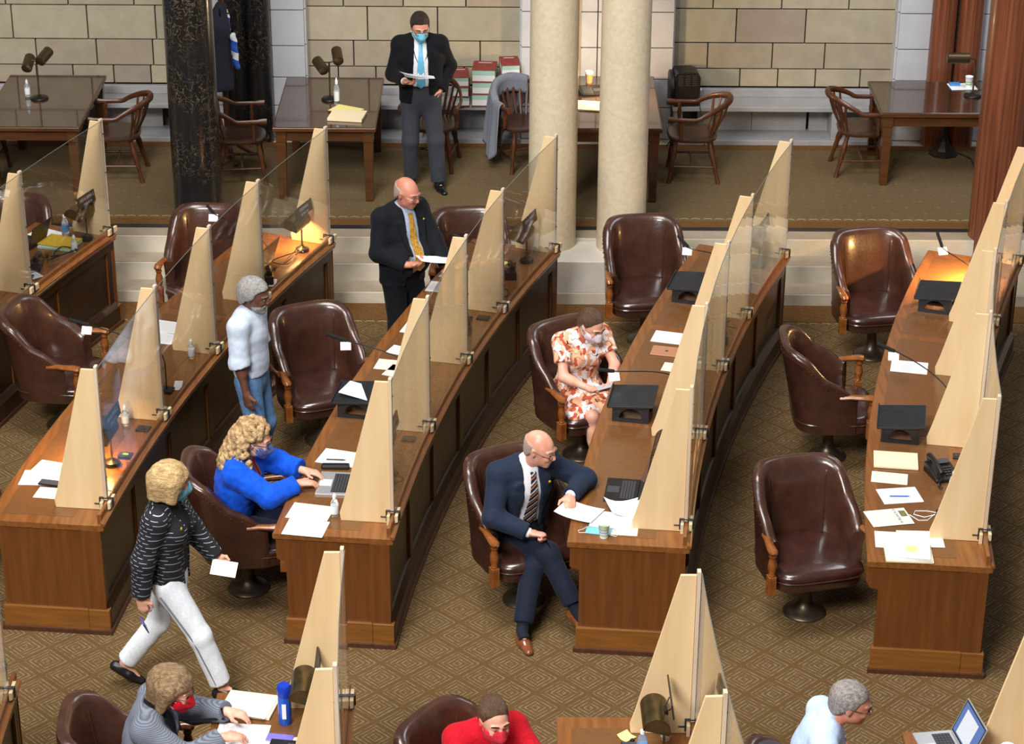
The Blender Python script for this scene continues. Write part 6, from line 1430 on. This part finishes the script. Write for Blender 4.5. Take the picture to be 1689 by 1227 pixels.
sanitizer(D1.at(4.10, 0.42, T + 0.002), 'clear bottle beside the black laptop before the lit lamp', 0.2)
def water(loc, label, blue=False):
    r_ = empty('water_bottle', loc)
    if blue:
        MB().lathe([(0.036, 0), (0.039, 0.01), (0.039, 0.17), (0.034, 0.20)], 18).build('bottle', 'blue_bottle', r_, smooth=True); MB().lathe([(0.040, 0.19), (0.041, 0.20), (0.041, 0.245), (0.034, 0.26)], 18).build('lid', 'blue_lid', r_, smooth=True)
        MB().box(-0.012, 0.012, -0.041, -0.038, 0.05, 0.15).build('marking', 'white_plastic', r_)
    else:
        MB().lathe([(0.029, 0), (0.032, 0.006), (0.032, 0.05), (0.030, 0.055), (0.032, 0.06), (0.032, 0.13), (0.022, 0.175), (0.0125, 0.19), (0.0125, 0.2)], 18).build('bottle', 'clear_plastic', r_, smooth=True, angle=50)
        MB().lathe([(0.0325, 0.068), (0.0328, 0.07), (0.0328, 0.122), (0.0325, 0.124)], 18).build('label', 'blue_label', r_, smooth=True); MB().lathe([(0.0145, 0.196), (0.0145, 0.216), (0.010, 0.218)], 14).build('cap', 'white_plastic', r_, smooth=True, angle=50)
    return tag(r_, label, 'bottle')
water(D0.at(4.93, 0.45, T + 0.002), 'clear water bottle with blue label on the far left desk'); water(F2.at(2.16, 0.47, T + 0.002), 'clear water bottle with blue label at bottom centre'); water(F1.at(2.30, 0.43, T + 0.002), 'blue plastic bottle with dark blue lid at the bottom', True)
def cup(loc, label, h=0.10, r0=0.028, r1=0.039, m_='cup_white', bands=(), coffee=False):
    r_ = empty('cup', loc); MB().lathe([(r0, 0), (r1, h), (r1 + 0.002, h + 0.002), (r1 - 0.002, h), (r0 - 0.001, 0.004)], 20).build('cup_wall', m_, r_, smooth=True, angle=60)
    for z0, z1, bm_ in bands:
        f = lambda z: r0 + (r1 - r0) * z / h + 0.0006
        MB().lathe([(f(z0), z0), (f(z1), z1)], 20).build('band', bm_, r_, smooth=True)
    if coffee: MB().lathe([(r1 - 0.005, h * .6), (r1 - 0.005, h * .6 + .001)], 18).build('coffee', 'lamp_dark', r_)
    return tag(r_, label, 'cup')
cup(D3.at(0.085, 0.24, T + 0.002), 'white paper cup with green stripes beside the blue mask', bands=[(0.022, 0.028, 'cup_green'), (0.045, 0.049, 'blue_label'), (0.066, 0.073, 'cup_green')]); cup((0.745, 21.62, PZ + 0.762), 'brown paper coffee cup glimpsed between the cream columns', 0.12, 0.03, 0.042, 'cup_kraft', [(0.095, 0.12, 'cup_white')]); cup((4.49, 21.55, PZ + 0.762), 'white paper cup with green stripes on the right gallery table', 0.11, bands=[(0.03, 0.042, 'cup_green'), (0.055, 0.063, 'cup_green')])
mg = cup(F3.at(2.33, 0.55, T + 0.002), 'grey-white mug at the lower right corner', 0.09, 0.036, 0.042, 'white_plastic', coffee=True); MB().tube([(0.04, 0, 0.075), (0.065, 0, 0.07), (0.068, 0, 0.035), (0.04, 0, 0.02)], 0.006, 8).build('handle', 'white_plastic', mg, smooth=True)
# blue surgical mask lying by the cup
r_ = on_desk(D3, 'surgical_mask', 0.16, 0.20, rz=-5); mb = MB(); n = 8
top = [(-0.085 + 0.17 * j / n, -0.045 + 0.09 * i / 4, 0.004 + 0.022 * math.sin(math.pi * j / n) * math.sin(math.pi * i / 4)) for i in range(5) for j in range(n + 1)]
mb.v = top + [(x, y, z - 0.002) for x, y, z in top]; m9 = n + 1
for i in range(4):
    for j in range(n): a = i * m9 + j; mb.f += [(a, a + 1, a + m9 + 1, a + m9), (45 + a + m9, 45 + a + m9 + 1, 45 + a + 1, 45 + a)]
mb.build('mask_cloth', 'mask_blue_surgical', r_, smooth=True)
for sx in (-1, 1): MB().tube([(sx * 0.085, -0.04, 0.004), (sx * 0.125, -0.05, 0.003), (sx * 0.135, -0.02, 0.003), (sx * 0.11, 0.0, 0.003), (sx * 0.085, 0.04, 0.004)], 0.002, 5).build('ear_loop', 'white_plastic', r_, smooth=True)
tag(r_, 'blue surgical mask lying by the striped cup', 'mask')
# white charging cable and adapter
r_ = on_desk(D4, 'charging_cable', 0.55, 0.42); MB().box(0.06, 0.12, -0.025, 0.03, 0.002, 0.03).build('adapter', 'plastic_black', r_, bevel=0.004)
for k_, pts in enumerate(([(0.06, 0.01, 0.012), (0.0, 0.04, 0.004), (-0.08, 0.03, 0.004), (-0.09, -0.02, 0.004), (-0.02, -0.05, 0.004), (0.05, -0.02, 0.01)], [(0.05, -0.01, 0.01), (0.0, -0.09, 0.004), (-0.06, -0.10, 0.004), (-0.12, -0.03, 0.004)])):
    MB().tube(pts, 0.0028, 6).build('cable', 'white_plastic', r_, smooth=True)
tag(r_, 'white charging cable with black adapter on the right desk', 'cable')
o = MB().box(-0.05, 0.05, -0.035, 0.035, 0, 0.028).build('adapter_box', 'plastic_black', None, bevel=0.005); o.location = D1.at(0.98, 0.69, T + 0.001); o.rotation_euler = (0, 0, D1.rot(1)); MB().box(-0.02, 0.02, -0.01, 0.01, 0.028, 0.03).build('indicator', 'cup_green', o); tag(o, 'small black box with green indicator near the glowing lamp', 'adapter')
for D, s, u, lb in ((D1, 1.42, 0.68, 'small dark voting box below the second clamp of the left desk'), (D2, 3.62, 0.66, 'small dark voting box below the clamp beside the reading man'), (D2, 1.44, 0.66, 'small dark voting box below the second clamp of the second desk'), (D4, 1.42, 0.66, 'small dark voting box behind the right desk telephone')):
    o = MB().box(-0.05, 0.05, -0.04, 0.04, 0, 0.012).build('voting_box', 'plastic_black', None, bevel=0.003); o.location = D.at(s, u, T + 0.001); o.rotation_euler = (0, 0, D.rot(s))
    for j in range(3): MB().box(-0.035 + j * 0.027, -0.018 + j * 0.027, -0.012, 0.012, 0.012, 0.014).build('button', 'plastic_key', o)
    tag(o, lb, 'box', 'voting boxes')
# tangled cables on the left and centre desks
for D, s, u, lb in ((D1, 4.70, 0.60, 'tangled black cables under the lit lamp'), (D2, 4.14, 0.62, 'tangled black cables at the far end of the second desk'), (D2, 0.78, 0.66, 'dark coiled cable behind the acrylic by the typing woman'), (D3, 4.62, 0.60, 'tangled cables behind acrylic on the centre right desk'), (D3, 3.57, 0.66, 'dark cable heap against the rail of the centre right desk'), (D0, 4.54, 0.62, 'black cable loop by the far left telephone'), (D4, 4.26, 0.46, 'small black cable knot in the lamp glow')):
    rr = random.Random(int(s * 100)); pts = [Vector((rr.uniform(-.11, .11), rr.uniform(-.16, .16), rr.uniform(0.006, 0.06))) for _ in range(9)]; path = []
    for i in range(len(pts) - 3):
        for q in range(7):
            t = q / 7; a, b_, c, d = pts[i:i + 4]; path.append(0.5 * ((2 * b_) + (c - a) * t + (2 * a - 5 * b_ + 4 * c - d) * t * t + (3 * b_ - a - 3 * c + d) * t ** 3))
    path = [Vector((p.x, p.y, max(0.006, p.z))) for p in path]
    o = MB().tube(path, 0.005, 6).build('cable_coil', 'plastic_black', None, smooth=True); o.location = D.at(s, u, T + 0.001); o.rotation_euler = (0, 0, D.rot(s)); tag(o, lb, 'cable')

# ---------------------------------------------------------------- gallery things
mat('table_lamp_bronze', (84, 68, 48), 0.35, 0.7)
def twin_lamp(x, y, rz, label, single=False):
    r_ = empty('table_lamp', (x, y, PZ + 0.762), R(rz)); MB().lathe([(0.085, 0), (0.087, 0.008), (0.08, 0.018), (0.03, 0.024), (0.012, 0.04)], 24).build('base', 'lamp_dark', r_, smooth=True, angle=50)
    MB().tube([(0, 0, 0.02), (0, 0, 0.38)], 0.009, 10).build('post', 'lamp_bronze', r_, smooth=True)
    for sx in ((-1,) if single else (-1, 1)):
        L_ = 0.17
        arm = MB().tube([(0, 0, 0.37), (sx * 0.06, 0, 0.385)], 0.007, 8).build('arm', 'lamp_bronze', r_, smooth=True)
        if single: pts = [(-0.28, 0, 0.385), (-0.06, 0, 0.385)]
        else: pts = [(sx * 0.07, -0.08, 0.36 + 0.04 * sx), (sx * 0.07 + sx * 0.03, 0.09, 0.42 + 0.04 * sx)]
        MB().tube([pts[0], Vector(pts[0]).lerp(Vector(pts[1]), .03), Vector(pts[0]).lerp(Vector(pts[1]), .97), pts[1]], [0.044, 0.052, 0.052, 0.044], 18).build('shade', 'table_lamp_bronze', arm, smooth=True, angle=50)
    return tag(r_, label, 'lamp')
twin_lamp(-4.585, 21.04, -12, 'bronze lamp with two cylinder shades on the upper left table'); twin_lamp(-1.775, 21.06, 20, 'bronze lamp with two cylinder shades on the table beside the masked man'); twin_lamp(4.48, 21.28, 0, 'brass lamp with one horizontal shade on the right gallery table', True)
twin_lamp(1.18, 21.2, 15, 'bronze lamp hidden behind the cream columns lighting the table')
l = bpy.data.lights.new('table_lamp_light', 'POINT'); l.energy = 34; l.color = (1, 0.70, 0.38); l.shadow_soft_size = 0.05; lo = bpy.data.objects.new('table_lamp_light', l); col.objects.link(lo); lo.location = (0.98, 21.15, PZ + 1.02)
l = bpy.data.objects['table_lamp_light']; l.parent = bpy.data.objects['table_lamp.003']; l.matrix_parent_inverse = bpy.data.objects['table_lamp.003'].matrix_basis.inverted()
paper('folder', -1.575, 20.55, PZ + 0.764, R(82), .27, .33, 'folder_manila', 'thick cream folder on the table by the masked man', t=0.025); paper('note_pad', -1.60, 20.73, PZ + 0.764, R(62), .2, .28, 'paper_yellow', 'yellow pad sticking out behind the cream folder', t=0.012); paper('note_pad', -1.68, 20.66, PZ + 0.763, R(60), .03, .2, 'book_red', 'red pad edge by the cream folder', t=0.012)
paper('paper_sheet', 0.70, 20.90, PZ + 0.764, R(80), .26, .3, 'folder_manila', 'lamp-lit folder between the cream columns', t=0.012); paper('paper_sheet', 4.43, 21.56, PZ + 0.764, R(95), .2, .26, 'paper_white', 'white papers by the cup on the right gallery table'); paper('tissue_packet', 4.36, 21.60, PZ + 0.768, R(90), .06, .1, 'blue_label', 'small blue packet on the right gallery table', t=0.02)
# stacks of books on the bench
kk = 0
for si, (x, n_, w, rz) in enumerate(((-0.54, 3, 0.17, 2), (-0.30, 3, 0.24, -2), (-0.035, 4, 0.19, 2))):
    z = PZ + 0.411
    for i in range(n_):
        t = (0.10, 0.125, 0.107)[si]; r_ = empty('book', (x + rnd.uniform(-.008, .008), 22.06 + rnd.uniform(-.01, .01), z), R(rz + rnd.uniform(-4, 4))); d = 0.15
        MB().box(-w / 2, w / 2, -d, d, 0, 0.006).build('cover', 'book_red', r_, bevel=0.002, seg=1); MB().box(-w / 2, w / 2, -d, d, t - 0.006, t).build('cover', 'book_red', r_, bevel=0.002, seg=1); MB().box(-w / 2, -w / 2 + 0.006, d - 0.006, d, 0, t).build('spine', 'book_red', r_)
        pg = MB().box(-w / 2 + 0.008, w / 2 - 0.006, -d + 0.006, d - 0.006, 0.006, t * 0.52).build('pages', 'page_white', r_); MB().box(-w / 2 + 0.008, w / 2 - 0.006, -d + 0.006, d - 0.006, t * 0.52, t - 0.006).build('pages', 'page_green', r_)
        if i == n_ - 1: MB().box(-w * 0.28, w * 0.28, 0.085, 0.105, t, t + 0.0006).build('title_strip', 'letter_pale', r_)
        z += t + 0.001
        pos = ['lowest', 'second', 'third', 'fourth', 'topmost'] if n_ == 5 else ['lowest', 'second', 'third', 'topmost'] if n_ == 4 else ['lowest', 'middle', 'topmost']
        tag(r_, 'red bound book, %s in the %s stack on the stone bench' % (pos[i], ['narrow left', 'middle', 'right tallest'][si]), 'book', 'red book stacks on the stone bench')
# black heater on the bench
r_ = empty('fan_heater', (1.735, 22.05, PZ + 0.411), R(4)); mb = MB()
prof = [(-0.13, 0), (0.13, 0), (0.135, 0.02), (0.135, 0.30), (0.11, 0.345), (0.06, 0.36), (-0.10, 0.36), (-0.13, 0.33)]
mb.rings([[(x, y, z) for x, z in prof] for y in (-0.12, 0.12)]); mb.build('housing', 'plastic_black', r_, bevel=0.008)
for i in range(6):
    for j in range(3): MB().box(-0.09 + j * 0.07, -0.04 + j * 0.07, -0.1225, -0.12, 0.22 + i * 0.02, 0.227 + i * 0.02).build('grille_slot', 'plastic_key', r_)
MB().lathe([(0.17, 0), (0.17, 0.03), (0.14, 0.04)], 24, M=Matrix.Translation((-0.135, 0, 0.18)) @ Matrix.Rotation(R(-90), 4, 'Y')).build('side_drum', 'plastic_black', r_, smooth=True, angle=50)
MB().lathe([(0.015, 0), (0.015, 0.02)], 12, M=Matrix.Translation((0.135, -0.06, 0.16)) @ Matrix.Rotation(R(90), 4, 'Y')).build('knob', 'white_plastic', r_, smooth=True)
MB().tube([(-0.06, -0.13, 0.05), (-0.07, -0.18, -0.1), (-0.12, -0.2, -0.25), (-0.2, -0.2, -0.39)], 0.005, 6).build('power_cord', 'plastic_black', r_, smooth=True); MB().tube([(0.12, -0.13, 0.16), (0.13, -0.18, 0.0), (0.17, -0.19, -0.2), (0.19, -0.2, -0.39)], 0.004, 6).build('power_cord', 'plastic_black', r_, smooth=True)
tag(r_, 'black fan heater standing on the stone bench', 'heater')
# coat stand with coat and scarf behind the black column
r_ = empty('coat_stand', (-2.84, 21.45, PZ)); MB().tube([(0, 0, 0.0), (0, 0, 1.75)], 0.028, 12).build('pole', 'old_chair_wood', r_, smooth=True); MB().ball((0, 0, 1.78), 0.04).build('finial', 'old_chair_wood', r_, smooth=True)
for a in range(4): MB().tube([(0, 0, 0.25), (0.12 * math.cos(a * 1.57 + .4), 0.12 * math.sin(a * 1.57 + .4), 0.12), (0.26 * math.cos(a * 1.57 + .4), 0.26 * math.sin(a * 1.57 + .4), 0.02)], 0.02, 8).build('foot', 'old_chair_wood', r_, smooth=True); MB().tube([(0, 0, 1.5), (0.09 * math.cos(a * 1.57), 0.09 * math.sin(a * 1.57), 1.5), (0.12 * math.cos(a * 1.57), 0.12 * math.sin(a * 1.57), 1.58)], 0.008, 8).build('hook', 'black_metal', r_, smooth=True)
tag(r_, 'wooden coat stand behind the black marble column', 'coat stand')
S = Sdf(); S.cap((0, 0, 1.56), (-0.06, -0.06, 1.35), 0.06, 0.13, 0.06, flat=((0, 1, 0), 1.6)); S.cap((-0.06, -0.06, 1.35), (-0.05, -0.07, 0.80), 0.13, 0.155, 0.06, flat=((0, 1, 0), 1.7)); S.fn(lambda P: 0.74 - P[:, 2], 'i', 0.02); S.cap((-0.15, -0.08, 1.35), (-0.19, -0.09, 0.85), 0.06, 0.055, 0.04); S.noise(0.016, 22, (1, 1, .25)); o = sdf_obj('coat', S, 0.014, mat('coat_navy', (22, 26, 42), 0.85, bump=0.1, bscale=200), None); o.location = (-2.84, 21.45, PZ); tag(o, 'dark navy coat hanging behind the black marble column', 'coat')
S = Sdf(); S.cap((0.05, 0.02, 1.52), (0.07, 0.0, 1.0), 0.025, 0.035, 0.03, flat=((0, 1, 0), 1.4)); S.cap((0.11, -0.06, 1.30), (0.14, -0.08, 0.98), 0.03, 0.03, 0.03); S.noise(0.014, 45); stripes_mat('scarf_blue_white', [(36, 84, 190), (226, 232, 240), (226, 232, 240), (36, 84, 190), (44, 96, 200)], 5.5, (0.5, 0, 1)); o = sdf_obj('scarf', S, 0.010, 'scarf_blue_white', None); o.location = (-2.84, 21.45, PZ); tag(o, 'blue and white scarf hanging beside the navy coat', 'scarf')
# grey jacket over a wooden chair back
def bow_pt(t):
    a = t * R(128); x = 0.285 * math.sin(a); y = -0.27 * math.cos(a)
    if abs(t) > 0.70: u = (abs(t) - 0.70) / 0.30; y = -0.27 * math.cos(R(128) * 0.70) + 0.25 * u; x = math.copysign(0.285 - 0.01 * u, t)
    k = max(0, 1 - (abs(t) / 0.62) ** 2); return Vector((x, y - 0.09 * k, 0.665 + 0.14 * k ** 0.8))
mb = MB(); nt_, nv = 44, 26; rows = []
for i in range(nt_ + 1):
    t = -0.30 + 1.12 * i / nt_; p = bow_pt(t); o_ = Vector((p.x, p.y + 0.02, 0)).normalized(); fold = 0.016 * math.sin(i * 1.15) + 0.010 * math.sin(i * 0.47 + 1)
    drop = 0.16 + 0.08 * math.sin(i * 0.3) + (0.34 * (1 - i / (nt_ * 0.35)) if i < nt_ * 0.35 else 0)
    for j in range(nv + 1):
        v = j / nv
        if v < 0.18: q = v / 0.18; z = p.z - 0.14 + 0.14 * q; off = -0.035
        elif v < 0.34: q = (v - 0.18) / 0.16; a = math.pi * (1 - q); z = p.z + 0.036 * math.sin(a); off = 0.036 * math.cos(a)
        else: q = (v - 0.34) / 0.66; z = p.z - (p.z - drop) * q; off = 0.036 + (0.035 + fold * 1.6) * q ** 0.7
        rows.append(p * 1.0 + o_ * off + Vector((0, 0, z - p.z)))
mb.v = [tuple(q) for q in rows]; w_ = nv + 1
mb.f = [(i * w_ + j, (i + 1) * w_ + j, (i + 1) * w_ + j + 1, i * w_ + j + 1) for i in range(nt_) for j in range(nv)]
o = mb.build('draped_jacket', 'jacket_grey', None, smooth=True); sm_ = o.modifiers.new('thickness', 'SOLIDIFY'); sm_.thickness = 0.010; sm_.offset = 0; o.location = (0.10, 21.34, PZ); o.rotation_euler = (0, 0, R(205)); tag(o, 'grey jacket hung over the back of a wooden armchair', 'jacket')
# floor uplight with its cable, under the right gallery table
r_ = empty('floor_uplight', (4.33, 21.70, PZ + 0.008)); MB().lathe([(0.15, 0), (0.15, 0.012), (0.10, 0.05), (0.05, 0.12), (0.025, 0.2), (0.02, 0.55)], 8).build('cone_base', 'lamp_dark', r_, smooth=False); MB().tube([(0.15, 0, 0.01), (0.25, -0.15, 0.008), (0.24, -0.45, 0.008), (0.32, -0.75, 0.008)], 0.006, 6).build('cable', 'plastic_black', r_, smooth=True); tag(r_, 'dark cone-shaped lamp base under the right gallery table', 'lamp')
